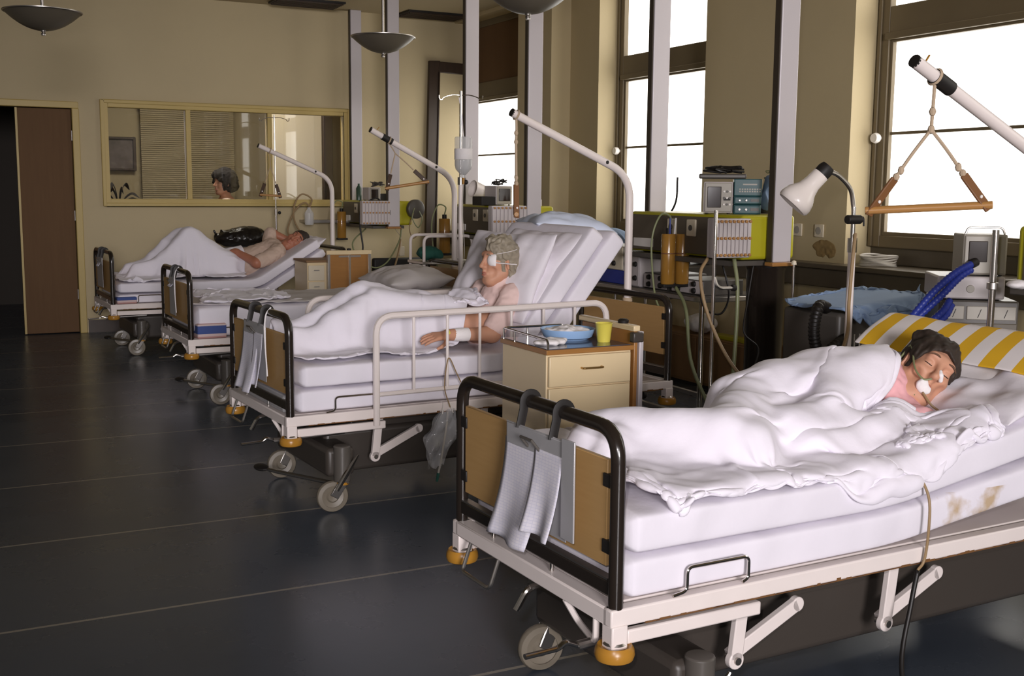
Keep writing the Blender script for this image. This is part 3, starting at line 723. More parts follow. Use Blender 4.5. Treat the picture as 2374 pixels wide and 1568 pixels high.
# ------------------------------------------------------------------ smooth bodies from distance fields
V = lambda *a: np.array(a, float)
def unit(v): v = np.array(v, float); return v/np.linalg.norm(v)
class SDF:
    def __init__(s): s.p = []
    def cone(s, a, b, ra, rb, k=0.02, sub=False):
        s.p.append(('c', V(*a), V(*b), ra, rb, k, sub)); return s
    def chain(s, pts, rad, k=0.02):
        for i in range(len(pts)-1): s.cone(pts[i], pts[i+1], rad[i], rad[i+1], k)
        return s
    def ell(s, c, r, axes=None, k=0.02, sub=False):
        s.p.append(('e', V(*c), V(*r), np.eye(3) if axes is None else np.array(axes, float), 0, k, sub)); return s
    def bounds(s):
        lo, hi = V(9e9, 9e9, 9e9), V(-9e9, -9e9, -9e9)
        for q in s.p:
            if q[6]: continue
            l, h = s._bb(q); lo = np.minimum(lo, l); hi = np.maximum(hi, h)
        return lo, hi
    def _bb(s, q):
        if q[0] == 'c': r = max(q[3], q[4]); return np.minimum(q[1], q[2])-r, np.maximum(q[1], q[2])+r
        r = q[2].max(); return q[1]-r, q[1]+r
    def mesh(s, name, m, h=0.005, parent=None, disp=None, smooth=1, loc=None, rotz=0.0):
        lo, hi = s.bounds(); lo = lo-0.04; hi = hi+0.04
        n = np.ceil((hi-lo)/h).astype(int)+1
        F = np.full(n, 0.06, np.float32)
        ax = [lo[i]+h*np.arange(n[i]) for i in range(3)]
        for q in s.p:
            l, u = s._bb(q); mg = q[5]+0.045
            i0 = np.clip(((l-mg-lo)/h).astype(int), 0, n); i1 = np.clip(((u+mg-lo)/h).astype(int)+2, 0, n)
            if (i1 <= i0).any(): continue
            sl = tuple(slice(a, b) for a, b in zip(i0, i1))
            X, Y, Z = np.meshgrid(ax[0][sl[0]], ax[1][sl[1]], ax[2][sl[2]], indexing='ij')
            P = np.stack([X, Y, Z], -1)
            if q[0] == 'c':
                d = q[2]-q[1]; t = np.clip(((P-q[1]) @ d)/(d @ d+1e-12), 0, 1)
                D = np.linalg.norm(P-q[1]-t[..., None]*d, axis=-1)-(q[3]+(q[4]-q[3])*t)
            else:
                L = (P-q[1]) @ q[3].T; k0 = np.linalg.norm(L/q[2], axis=-1); k1 = np.linalg.norm(L/q[2]**2, axis=-1)
                D = k0*(k0-1)/np.maximum(k1, 1e-6)
            k = q[5]; G = F[sl]
            if q[6]:
                hh = np.maximum(k-np.abs(G+D), 0)/k; F[sl] = np.maximum(G, -D)+hh*hh*k/4
            else:
                hh = np.maximum(k-np.abs(G-D), 0)/k; F[sl] = np.minimum(G, D)-hh*hh*k/4
        if disp is not None:
            idx = np.argwhere(np.abs(F) < 0.03)
            P = lo+idx*h; F[tuple(idx.T)] -= disp(P).astype(np.float32)
        g = openvdb.FloatGrid(0.06); g.copyFromArray(F)
        pts, tris, quads = g.convertToPolygons(isovalue=0.0, adaptivity=0.0)
        pts = np.asarray(pts)*h+lo
        fs = [tuple(map(int, q)) for q in quads]+[tuple(map(int, t)) for t in tris]
        mb = MB(); mb.v = [tuple(p) for p in pts]; mb.f = fs; mb.mi = [0]*len(fs)
        o = mb.build(name, m, parent, sharp=180, loc=loc, rotz=rotz, weld=False)
        # drop stray islands smaller than the body
        bm = bmesh.new(); bm.from_mesh(o.data); seen = set(); isl = []
        for v in bm.verts:
            if v in seen: continue
            st = [v]; seen.add(v); c = []
            while st:
                w = st.pop(); c.append(w)
                for e in w.link_edges:
                    x = e.other_vert(w)
                    if x not in seen: seen.add(x); st.append(x)
            isl.append(c)
        isl.sort(key=len)
        for c in isl[:-1]: bmesh.ops.delete(bm, geom=c, context='VERTS')
        for _ in range(smooth): bmesh.ops.smooth_vert(bm, verts=bm.verts, factor=0.5, use_axis_x=True, use_axis_y=True, use_axis_z=True)
        bm.to_mesh(o.data); bm.free(); o.data.shade_smooth()
        return o

class Head:
    def __init__(s, c, f, u, sc=1.0):
        s.c = V(*c); s.u = unit(u); f = V(*f); s.f = unit(f-s.u*(f @ s.u)); s.l = np.cross(s.u, s.f); s.s = sc
        s.A = np.stack([s.f, s.l, s.u])
    def P(s, x, y, z): return s.c+s.s*(s.f*x+s.l*y+s.u*z)
    def add(s, S, man=False, old=False):
        e = lambda c, r, k=0.02, sub=False, A=None: S.ell(s.P(*c), np.array(r)*s.s, s.A if A is None else A, k*s.s, sub)
        c = lambda a, b, ra, rb, k=0.015, sub=False: S.cone(s.P(*a), s.P(*b), ra*s.s, rb*s.s, k*s.s, sub)
        e((-0.018, 0, 0.030), (0.092, 0.074, 0.088), 0.03)
        e((0.030, 0, -0.030), (0.056, 0.056, 0.083), 0.04)
        e((0.020, 0, -0.072), (0.052, 0.048 if not man else 0.053, 0.040), 0.03)
        c((0.066, -0.010, -0.103), (0.066, 0.010, -0.103), 0.017, 0.017, 0.03)
        for y in (-1, 1):
            e((0.058, y*0.040, -0.022), (0.026, 0.021, 0.020), 0.025)
            c((0.0, y*0.056, -0.055), (0.052, y*0.024, -0.100), 0.016, 0.014, 0.035)
        c((0.076, -0.034, 0.036), (0.076, 0.034, 0.036), 0.013, 0.013, 0.025)
        for y in (-1, 1): e((0.098, y*0.031, 0.010), (0.022, 0.019, 0.014), 0.014, True)
        for y in (-1, 1): e((0.071, y*0.031, 0.010), (0.0135, 0.0155, 0.0125), 0.006)
        c((0.086, 0, 0.026), (0.109, 0, -0.022), 0.0075, 0.0105, 0.016)
        e((0.108, 0, -0.026), (0.0125, 0.0125, 0.0105), 0.010)
        for y in (-1, 1): e((0.096, y*0.012, -0.030), (0.0105, 0.0075, 0.0075), 0.008)
        c((0.090, 0, -0.042), (0.092, 0, -0.050), 0.007, 0.007, 0.014)
        c((0.083, -0.020, -0.062), (0.0925, 0, -0.0565), 0.004, 0.0062, 0.008); c((0.083, 0.020, -0.062), (0.0925, 0, -0.0565), 0.004, 0.0062, 0.008)
        c((0.082, -0.018, -0.066), (0.0905, 0, -0.0715), 0.004, 0.0068, 0.008); c((0.082, 0.018, -0.066), (0.0905, 0, -0.0715), 0.004, 0.0068, 0.008)
        c((0.100, -0.018, -0.0645), (0.100, 0.018, -0.0645), 0.0045, 0.0045, 0.005, True)
        if old:
            for y in (-1, 1): c((0.100, y*0.020, -0.030), (0.092, y*0.034, -0.066), 0.004, 0.004, 0.012, True); e((0.075, y*0.050, -0.050), (0.02, 0.012, 0.022), 0.02, True)
        for y in (-1, 1):
            t = unit(s.f*-0.35+s.l*y*0.35+s.u*0.0); A = np.stack([s.f*0.9+s.l*y*0.3, s.l*y*0.9-s.f*0.3, s.u])
            e((-0.012, y*0.076, -0.005), (0.019, 0.0075, 0.031), 0.008, A=A)
            e((-0.006, y*0.084, -0.004), (0.009, 0.005, 0.017), 0.006, True, A=A)
        return s
    def extras(s, par, brow, lashes=True, side=(-1, 1), lip=True):
        for y in side:
            p = [s.P(0.085+0.010*(1-abs(t)), y*(0.031+0.022*t), 0.0335+0.006*(1-t*t)-0.003*t) for t in np.linspace(-0.85, 1, 7)]
            MB().tube(p, [0.0022*s.s, 0.0036*s.s, 0.0042*s.s, 0.0042*s.s, 0.004*s.s, 0.003*s.s, 0.0014*s.s], 8, flat=0.7).build('eyebrow', brow, par)
            p = [s.P(0.0705+0.0138*math.cos(t)*0.96, y*0.031+0.0162*math.sin(t), 0.0055-0.003*math.cos(t)) for t in np.linspace(-1.15, 1.15, 9)]
            MB().tube(p, 0.0014*s.s, 6).build('eyelashes', M['hair_dark'], par)
        if lip:
            mb = MB()
            for z0, z1 in ((-0.0625, -0.0568), (-0.0655, -0.0712)):
                p = [s.P(0.0838+0.0122*(1-t*t)**0.8, 0.0195*t, z0+(z1-z0)*(1-t*t)) for t in np.linspace(-1, 1, 9)]
                mb.tube(p, [0.0016+0.0036*(1-t*t) for t in np.linspace(-1, 1, 9)], 8)
            mb.build('lips', M['lip'], par)
    def hair(s, name, par, m, vol=0.014, back=0.0, face=(0.080, 0.068, 0.100), facec=(0.082, 0, -0.034), rough=0.006, extra=(), h=0.004, seed=1, nape=-0.06, fs=(30, 120)):
        S = SDF(); e = lambda c, r, k=0.02, sub=False: S.ell(s.P(*c), np.array(r)*s.s, s.A, k*s.s, sub)
        e((-0.018, 0, 0.032), (0.092+vol, 0.074+vol, 0.088+vol), 0.02)
        e((-0.045-back, 0, nape), (0.062+vol*0.7, 0.066+vol*0.8, 0.065), 0.04)
        for c, r in extra: e(c, r, 0.03)
        e(facec, face, 0.012, True)
        e((0.005, 0, -0.155), (0.10, 0.12, 0.065), 0.02, True)
        for y in (-1, 1): e((0.000, y*0.088, -0.014), (0.022, 0.022, 0.030), 0.010, True)
        def disp(P):
            L = (P-s.c) @ s.A.T
            Q = np.stack([L[:, 0]*0.35, L[:, 1], L[:, 2]*0.35], -1)
            return rough*(vnoise(Q, fs[1], seed)*0.7+vnoise(L, fs[0], seed+1))
        return S.mesh(name, m, h, par, disp, smooth=0)

def hand(S, w, d, pn, sc=1.0, curl=0.35, side=1, spread=0.10):
    """palm and five fingers: wrist w, direction d, back-of-hand normal pn; side = thumb side sign"""
    w = V(*w); d = unit(d); pn = V(*pn); pn = unit(pn-d*(pn @ d)); x = np.cross(d, pn)*side
    for o in (-0.026, -0.009, 0.009, 0.026):
        S.cone(w+d*0.012*sc+x*o*0.5*sc, w+d*0.085*sc+x*o*sc, 0.0135*sc, 0.0115*sc, 0.012)
    S.cone(w-d*0.02*sc, w+d*0.02*sc, 0.024*sc, 0.021*sc, 0.02)
    for i, (o, ln, r) in enumerate(((0.030, 0.070, 0.0088), (0.0105, 0.079, 0.0092), (-0.010, 0.073, 0.0088), (-0.029, 0.056, 0.0078))):
        p = w+d*0.088*sc+x*o*sc; a = curl*(1+0.12*i); dd = unit(d+x*spread*(o/0.03))
        for j, fr in enumerate((0.45, 0.31, 0.24)):
            ang = a*(0.5+0.55*j); v = dd*math.cos(ang)-pn*math.sin(ang)
            q = p+v*ln*fr*sc; S.cone(p, q, r*sc*(1-0.07*j), r*sc*(0.94-0.08*j), 0.004); p = q
    p = w+d*0.022*sc+x*0.022*sc
    for v, ln, r in ((unit(d*0.6+x*0.75-pn*0.35), 0.042, 0.0125), (unit(d*0.85+x*0.40-pn*0.30), 0.034, 0.0100), (unit(d*0.95+x*0.15-pn*0.25), 0.026, 0.0088)):
        q = p+v*ln*sc; S.cone(p, q, r*sc, r*0.9*sc, 0.008); p = q

# --- the sleeping woman of the first bed, lying on her left side, knees drawn forward
def person(k, S, m, lab, h=0.0048):
    o = S.mesh('person', m, h)
    if k: at(k, o)
    return tag(o, lab, 'person')
S1 = SDF(); HD1 = Head((1.552, -0.022, 0.890), (-0.44, -0.87, 0.21), (0.63, -0.13, 0.765), 1.06); HD1.add(S1, old=True)
S1.chain([(1.525, 0.03, 0.835), (1.46, 0.045, 0.81), (1.40, 0.06, 0.82)], [0.056, 0.052, 0.075], 0.03)
BODY1 = [((1.40, 0.06, 0.82), (1.22, 0.09, 0.80), 0.115, 0.120), ((1.22, 0.09, 0.80), (1.02, 0.11, 0.775), 0.120, 0.108), ((1.02, 0.11, 0.775), (0.86, 0.11, 0.76), 0.108, 0.104),
         ((1.385, 0.035, 0.88), (1.12, -0.03, 0.835), 0.056, 0.044), ((1.12, -0.03, 0.835), (0.96, -0.14, 0.78), 0.042, 0.032),
         ((1.40, -0.02, 0.765), (1.22, -0.17, 0.745), 0.055, 0.043), ((1.22, -0.17, 0.745), (1.00, -0.20, 0.735), 0.040, 0.029),
         ((0.86, 0.09, 0.785), (0.55, -0.17, 0.77), 0.080, 0.058), ((0.55, -0.17, 0.77), (0.30, 0.12, 0.745), 0.056, 0.038), ((0.30, 0.12, 0.745), (0.21, 0.05, 0.735), 0.036, 0.027),
         ((0.86, 0.09, 0.75), (0.60, -0.22, 0.745), 0.085, 0.060), ((0.60, -0.22, 0.745), (0.34, 0.04, 0.735), 0.056, 0.038), ((0.34, 0.04, 0.735), (0.25, -0.03, 0.735), 0.036, 0.027)]
for a, b, ra, rb in BODY1: S1.cone(a, b, ra, rb, 0.035)
hand(S1, (1.00, -0.20, 0.735), (-0.95, 0.1, 0), (0, 0, 1)); hand(S1, (0.96, -0.14, 0.78), (-0.95, 0.1, -0.1), (0, 0.1, 1))
pw1 = person(1, S1, M['skin'], 'sleeping woman with dark brown hair and white tape on her face, in the nearest bed')
HD1.extras(pw1, M['brow'])
HD1.hair('hair', pw1, M['hair_dark'], 0.016, back=0.012, rough=0.007, extra=[((-0.085, 0.02, 0.06), (0.06, 0.06, 0.05)), ((-0.05, -0.05, 0.10), (0.05, 0.04, 0.03))], seed=3, nape=-0.03)
g = SDF(); g.cone((1.405, 0.06, 0.815), (1.20, 0.09, 0.80), 0.124, 0.130, 0.03); g.cone((1.40, -0.02, 0.765), (1.25, -0.17, 0.74), 0.068, 0.060, 0.03); g.cone((1.385, 0.035, 0.88), (1.2, -0.01, 0.85), 0.068, 0.06, 0.03)
g.cone((1.42, -0.06, 0.765), (1.36, -0.16, 0.745), 0.050, 0.060, 0.03); g.cone((1.37, -0.16, 0.745), (1.27, -0.17, 0.745), 0.06, 0.055, 0.03)
g.ell((1.50, 0.0, 0.83), (0.085, 0.085, 0.075), None, 0.015, True)
g.mesh('nightgown', M['pink'], 0.005, pw1, lambda P: 0.006*vnoise(P*V(1, 1, 0.6), 22, 5)+0.0035*vnoise(P, 55, 6))
t = MB()
def patch(hd, c, sx, sz, bul=0.006, n=7):
    G = np.zeros((n, n, 3))
    for i in range(n):
        for j in range(n):
            a, b = (i/(n-1)-0.5)*2, (j/(n-1)-0.5)*2
            G[i, j] = hd.P(c[0]+bul*(1-a*a)*(1-b*b)-0.25*abs(a)*sx*abs(a), c[1]+a*sx, c[2]+b*sz)
    return G
def pad(name, G, m, par, th=0.003):
    o = MB().grid(G).build(name, m, par, sharp=180); s = o.modifiers.new('thickness', 'SOLIDIFY'); s.thickness = th; s.offset = 0
    b = o.modifiers.new('soft', 'SUBSURF'); b.levels = b.render_levels = 2; return o
tp = SDF(); tp.ell(HD1.P(0.088, -0.004, -0.071), (0.016, 0.027, 0.022), HD1.A, 0.01); tp.ell(HD1.P(0.090, -0.012, -0.058), (0.012, 0.018, 0.014), HD1.A, 0.01)
tp.mesh('mouth_tape', M['gauze'], 0.003, pw1, lambda P: 0.002*vnoise(P, 90, 2))
tp = SDF(); tp.cone(HD1.P(0.112, 0.012, -0.014), HD1.P(0.104, 0.022, -0.024), 0.0085, 0.0075, 0.006); tp.cone(HD1.P(0.108, 0.004, -0.002), HD1.P(0.114, 0.008, -0.012), 0.006, 0.007, 0.006)
tp.mesh('nose_tape', M['gauze'], 0.0025, pw1)
ot = smooth_path([HD1.P(-0.02, -0.086, 0.045), HD1.P(0.02, -0.078, 0.02), HD1.P(0.050, -0.067, -0.012), HD1.P(0.078, -0.050, -0.040), HD1.P(0.097, -0.022, -0.052), HD1.P(0.108, -0.004, -0.038)], 6)
MB().tube(ot, 0.0034, 8).build('oxygen_tube', M['tube_green'], pw1)
MB().tube(smooth_path([HD1.P(0.100, 0.0, -0.088), V(1.485, -0.12, 0.79), V(1.52, -0.20, 0.755), V(1.60, -0.25, 0.765), V(1.72, -0.27, 0.80), V(1.86, -0.27, 0.83), V(2.05, -0.27, 0.87)], 8), 0.0038, 8).build('breathing_tube', M['tube_tan'], pw1)
MB().tube(smooth_path([HD1.P(-0.02, -0.086, 0.045), HD1.P(-0.02, -0.088, -0.03), HD1.P(0.015, -0.070, -0.085), HD1.P(0.055, -0.045, -0.115), HD1.P(0.085, -0.01, -0.105)], 6), 0.0034, 8).build('tube_strap', M['tube_green'], pw1)

# --- the seated patient of the second bed
DX2 = V(-0.065, -0.115, 0.0)
S2 = SDF(); HD2 = Head(V(1.318, -0.035, 1.122)+DX2, (-0.97, -0.06, -0.08), (0.06, -0.02, 1.0)); HD2.add(S2, old=True)
S2.chain([V(1.335, -0.03, 1.075)+DX2, V(1.352, -0.02, 1.02)+DX2, V(1.355, -0.01, 0.955)+DX2], [0.050, 0.049, 0.085], 0.03)
SH = V(1.25, -0.115, 0); EL, WR = V(1.125, -0.305, 0.765), V(0.875, -0.315, 0.775); EL2, WR2 = V(1.13, 0.13, 0.78), V(0.92, 0.05, 0.80)
BODY2 = [((1.285, -0.12, 0.945), (1.245, -0.115, 0.84), 0.094, 0.102), ((1.245, -0.115, 0.84), (1.16, -0.115, 0.79), 0.102, 0.11),
         ((1.275, -0.24, 0.95), (1.285, 0.0, 0.96), 0.056, 0.056),
         ((1.27, -0.25, 0.945), EL, 0.050, 0.040), (EL, WR, 0.040, 0.026),
         ((1.265, 0.035, 0.955), EL2, 0.055, 0.042), (EL2, WR2, 0.040, 0.026),
         ((1.14, -0.19, 0.79), (0.585, -0.06, 0.905), 0.085, 0.060), ((0.585, -0.06, 0.905), (0.24, -0.12, 0.755), 0.056, 0.038), ((0.24, -0.12, 0.755), (0.13, -0.12, 0.78), 0.036, 0.026),
         ((1.14, -0.03, 0.79), (0.55, 0.03, 0.925), 0.085, 0.060), ((0.55, 0.03, 0.925), (0.20, 0.04, 0.755), 0.056, 0.038), ((0.20, 0.04, 0.755), (0.10, 0.04, 0.78), 0.036, 0.026)]
for a, b, ra, rb in BODY2: S2.cone(a, b, ra, rb, 0.035)
hand(S2, WR, (-1, -0.03, -0.05), (0.0, -0.35, 0.9), 0.98, 0.30, side=-1)
hand(S2, WR2, (-0.9, -0.3, 0), (0, 0.2, 1), 0.98, 0.4, side=1)
pw2 = person(2, S2, M['skin'], 'grey haired patient in a peach gown and gauze eye patch, sitting up in bed')
HD2.extras(pw2, M['hair_grey'], side=(1,))
HD2.hair('hair', pw2, M['hair_grey'], 0.013, rough=0.010, extra=[((0.02, 0, 0.115), (0.07, 0.06, 0.022)), ((0.06, 0.02, 0.085), (0.03, 0.04, 0.02))], seed=7, nape=-0.045)
g = SDF(); g.cone((1.288, -0.12, 0.94), (1.248, -0.115, 0.84), 0.106, 0.114, 0.03); g.cone((1.248, -0.115, 0.84), (1.17, -0.115, 0.79), 0.114, 0.12, 0.03); g.cone((1.275, -0.24, 0.95), (1.285, 0.0, 0.96), 0.066, 0.066, 0.03)
g.cone((1.27, -0.25, 0.945), EL+V(0.02, 0.005, 0.03), 0.062, 0.058, 0.025); g.cone((1.265, 0.035, 0.955), EL2+V(0.01, 0, 0.02), 0.067, 0.062, 0.03); g.cone(V(1.345, -0.02, 0.99)+DX2, V(1.35, -0.015, 0.96)+DX2, 0.066, 0.08, 0.03)
g.ell(V(1.330, -0.03, 1.058)+DX2, (0.06, 0.06, 0.046), None, 0.008, True); g.cone(V(1.33, -0.03, 1.0)+DX2, V(1.34, -0.02, 0.985)+DX2, 0.066, 0.08, 0.02)
g.mesh('gown', M['peach'], 0.005, pw2, lambda P: 0.0055*vnoise(P*V(1, 1, 0.5), 24, 8)+0.003*vnoise(P, 60, 9))
pad('eye_patch', patch(HD2, (0.078, 0.040, 0.010), 0.036, 0.030, 0.014), M['gauze'], pw2, 0.009)
st = MB()
for za, zb, w in ((0.035, 0.075, 0.008), (0.000, -0.005, 0.014)):
    p = [HD2.P(0.090*math.cos(t)-0.010, 0.0885*math.sin(t)*1.0, za+(zb-za)*(t-0.35)/1.8) for t in np.linspace(0.30, 2.0, 12)]
    st.tube(p, w, 8, flat=0.25)
st.build('patch_bandage', M['gauze'], pw2)
u_ = unit(WR-EL)
MB().tube([WR-u_*q for q in (0.105, 0.08, 0.045, 0.02)], [0.0345, 0.0355, 0.0335, 0.0305], 18).build('wrist_bandage', M['gauze'], pw2)
MB().lathe([(0.0265, -0.007), (0.0285, -0.006), (0.0285, 0.006), (0.0265, 0.007)], WR+u_*0.015, u_, 18, close=True).build('wristband', M['cup'], pw2)

# --- the man of the fourth bed, knees raised, one arm behind his head
S4 = SDF(); HD4 = Head((1.80, -0.07, 0.975), (-0.42, -0.80, 0.42), (0.84, -0.10, 0.53), 1.12); HD4.add(S4, man=True)
S4.chain([(1.75, -0.02, 0.94), (1.68, 0.0, 0.92), (1.60, 0.0, 0.885)], [0.060, 0.058, 0.095], 0.03)
BODY4 = [((1.58, 0.0, 0.87), (1.38, 0.0, 0.78), 0.125, 0.13), ((1.38, 0.0, 0.78), (1.14, 0.0, 0.745), 0.13, 0.13), ((1.58, -0.15, 0.88), (1.58, 0.15, 0.88), 0.072, 0.072),
         ((1.57, -0.19, 0.875), (1.34, -0.28, 0.79), 0.062, 0.048), ((1.34, -0.28, 0.79), (1.19, -0.09, 0.89), 0.045, 0.031),
         ((1.58, 0.18, 0.89), (1.65, 0.27, 1.05), 0.062, 0.048), ((1.65, 0.27, 1.05), (1.84, 0.20, 0.96), 0.045, 0.032),
         ((1.12, -0.09, 0.76), (0.76, -0.05, 1.02), 0.095, 0.066), ((0.76, -0.05, 1.02), (0.42, -0.09, 0.74), 0.062, 0.042), ((0.42, -0.09, 0.74), (0.25, -0.10, 0.72), 0.040, 0.030),
         ((1.12, 0.09, 0.76), (0.72, 0.07, 1.01), 0.095, 0.066), ((0.72, 0.07, 1.01), (0.38, 0.08, 0.74), 0.062, 0.042), ((0.38, 0.08, 0.74), (0.22, 0.09, 0.72), 0.040, 0.030)]
for a, b, ra, rb in BODY4: S4.cone(a, b, ra, rb, 0.035)
hand(S4, (1.19, -0.09, 0.89), (-0.5, 0.8, 0.05), (0, 0, 1), 1.05, 0.3, side=-1); hand(S4, (1.84, 0.20, 0.96), (0.8, -0.3, -0.2), (-0.2, 0.9, 0.3), 1.05, 0.3, side=1)
pw4 = person(4, S4, M['skin_red'], 'man with short dark hair in a beige pyjama top, lying in the farthest bed', h=0.0058)
HD4.extras(pw4, M['hair_dark'])
HD4.hair('hair', pw4, M['hair_dark'], 0.006, rough=0.003, seed=11, nape=-0.03, face=(0.086, 0.074, 0.105), facec=(0.078, 0, -0.045))
g = SDF(); g.cone((1.58, 0.0, 0.87), (1.38, 0.0, 0.78), 0.138, 0.143, 0.03); g.cone((1.38, 0.0, 0.78), (1.16, 0.0, 0.75), 0.143, 0.140, 0.03); g.cone((1.58, -0.15, 0.88), (1.58, 0.15, 0.88), 0.085, 0.085, 0.03)
g.cone((1.57, -0.19, 0.875), (1.375, -0.268, 0.803), 0.075, 0.066, 0.03); g.cone((1.58, 0.18, 0.89), (1.643, 0.26, 1.035), 0.075, 0.066, 0.03)
g.ell((1.755, -0.01, 0.965), (0.072, 0.072, 0.065), None, 0.010, True)
g.mesh('pyjama_top', M['beige_shirt'], 0.0065, pw4, lambda P: 0.007*vnoise(P*V(1, 1, 0.6), 20, 12)+0.004*vnoise(P, 50, 13))

# --- the dark haired woman standing in the office behind the glass
S5 = SDF(); HD5 = Head((0, 0, 0), (-0.95, -0.30, -0.05), (0, 0, 1), 1.10); HD5.add(S5)
S5.chain([(0.02, 0.01, -0.08), (0.025, 0.01, -0.15), (0.03, 0.01, -0.22)], [0.052, 0.05, 0.08], 0.03)
for a, b, ra, rb in [((0.03, 0.01, -0.25), (0.02, 0.01, -0.45), 0.115, 0.105), ((0.02, 0.01, -0.45), (0.02, 0.01, -0.68), 0.105, 0.14), ((0.0, -0.14, -0.24), (0.05, 0.16, -0.24), 0.06, 0.06),
                     ((0.0, -0.17, -0.25), (0.0, -0.21, -0.52), 0.05, 0.038), ((0.0, -0.21, -0.52), (-0.16, -0.17, -0.66), 0.036, 0.027), ((0.06, 0.18, -0.25), (0.07, 0.22, -0.52), 0.05, 0.038), ((0.07, 0.22, -0.52), (-0.10, 0.2, -0.66), 0.036, 0.027),
                     ((0.0, -0.08, -0.72), (0.0, -0.08, -1.08), 0.085, 0.058), ((0.0, -0.08, -1.08), (0.02, -0.08, -1.47), 0.055, 0.038), ((0.02, -0.08, -1.49), (-0.12, -0.08, -1.515), 0.036, 0.03),
                     ((0.02, 0.10, -0.72), (0.02, 0.10, -1.08), 0.085, 0.058), ((0.02, 0.10, -1.08), (0.04, 0.10, -1.47), 0.055, 0.038), ((0.04, 0.10, -1.49), (-0.10, 0.10, -1.515), 0.036, 0.03)]:
    S5.cone(a, b, ra, rb, 0.03)
hand(S5, (-0.16, -0.17, -0.66), (-0.8, 0, -0.5), (-0.4, -0.6, 0.5), 1, 0.3, 1); hand(S5, (-0.10, 0.2, -0.66), (-0.8, 0, -0.5), (-0.4, 0.6, 0.5), 1, 0.3, -1)
pw5 = person(0, S5, M['skin'], 'woman with dark bobbed hair seen from the side through the observation window', h=0.007)
pw5.location = (2.975, 13.2, 1.545)
HD5.extras(pw5, M['hair_black'])
HD5.hair('hair', pw5, M['hair_black'], 0.042, back=0.02, rough=0.010, seed=15, nape=-0.035, h=0.006, face=(0.085, 0.085, 0.11), facec=(0.105, 0, -0.05), extra=[((0.05, 0, 0.085), (0.07, 0.075, 0.05))])
g = SDF(); g.cone((0.03, 0.01, -0.27), (0.02, 0.01, -0.45), 0.125, 0.117, 0.03); g.cone((0.02, 0.01, -0.45), (0.02, 0.01, -0.95), 0.117, 0.20, 0.03); g.cone((0.0, -0.14, -0.24), (0.05, 0.16, -0.24), 0.07, 0.07, 0.03)
g.cone((0.0, -0.17, -0.25), (0.0, -0.20, -0.45), 0.06, 0.055, 0.02); g.cone((0.06, 0.18, -0.25), (0.07, 0.21, -0.45), 0.06, 0.055, 0.02)
g.ell((0.02, 0.01, -0.13), (0.07, 0.07, 0.06), None, 0.012, True)
g.mesh('tunic', M['beige_shirt'], 0.008, pw5)
# ------------------------------------------------------------------ mattresses, pillows, draped sheets (all in the axes of their bed)
def ridge(Q, sc, seed, sharp=3.2):
    Wp = np.stack([vnoise(Q, sc*0.7, seed+9), vnoise(Q, sc*0.7, seed+10), 0*Q[..., 0]], -1)*0.35/sc
    return (1-np.abs(vnoise(Q+Wp, sc, seed)))**sharp
def ring_loft(C, n=28, wob=0.0, seed=0, seg_caps=4):
    """closed soft slab: C = list of (center, up, half height, half width) along a path; rounded-rectangle sections"""
    rows = []; m = len(C)
    ta = np.linspace(0, 2*math.pi, n, endpoint=False)
    ex = 0.22
    cs = np.sign(np.cos(ta))*np.abs(np.cos(ta))**ex; sn = np.sign(np.sin(ta))*np.abs(np.sin(ta))**ex
    for i, (c, up, hh, hw) in enumerate(C):
        e = min(i, m-1-i); sh = [0.0, 0.72, 0.93, 1.0][min(e, 3)]
        hz = hh*(0.25+0.75*sh) if e else hh*0.25
        wy = hw-(1-sh)*hh*0.9
        rows.append(np.array([np.array(c)+V(0, 1, 0)*wy*a+np.array(up)*hz*b for a, b in zip(cs, sn)]))
    P = np.stack(rows)
    if wob: 
        d = vnoise(P, 5.0, seed)*0.6+vnoise(P*V(1, 1, 1.5), 12.0, seed+3)*0.4
        d = d+(ridge(P*V(1, 0.6, 0.35), 6.0, seed+5)-0.3)*0.9
        P = P+np.stack([0*d, d*wob*np.sign(P[..., 1]), d*wob*0.5], -1)
    mb = MB(); v = P.reshape(-1, 3); fs = []
    for i in range(m-1):
        for k in range(n): fs.append((i*n+k, i*n+(k+1) % n, (i+1)*n+(k+1) % n, (i+1)*n+k))
    fs += [tuple(range(n-1, -1, -1)), tuple(range((m-1)*n, m*n))]
    return mb.add(v, fs)
def bend_path(pts, rad=0.12, seg=10, step=0.03):
    P = fillet([(x, 0, z) for x, z in pts], rad, seg); out = [P[0]]
    for a, b in zip(P[:-1], P[1:]):
        L = np.linalg.norm(b-a); k = max(1, int(L/step))
        for i in range(k): out.append(a+(b-a)*(i+1)/k)
    return out
def mattress(k, path, th, lab, hw=0.425, m=None, wob=0.008, seed=0, group=None):
    P = bend_path(path); n = len(P); C = []
    d0 = unit(P[1]-P[0]); d1 = unit(P[-1]-P[-2])
    P = [P[0], P[0]+d0*0.012, P[0]+d0*0.03]+P[1:-1]+[P[-1]-d1*0.03, P[-1]-d1*0.012, P[-1]]
    for i in range(len(P)):
        t = unit(P[min(i+1, len(P)-1)]-P[max(i-1, 0)]); up = V(-t[2], 0, t[0])
        C.append((P[i]+up*th/2, up, th/2, hw))
    o = ring_loft(C, 44, wob, seed).build('mattress', m or M['mattress'], sharp=180)
    s = o.modifiers.new('soft', 'SUBSURF'); s.levels = s.render_levels = 1
    return tag(at(k, o), lab, 'mattress', group)
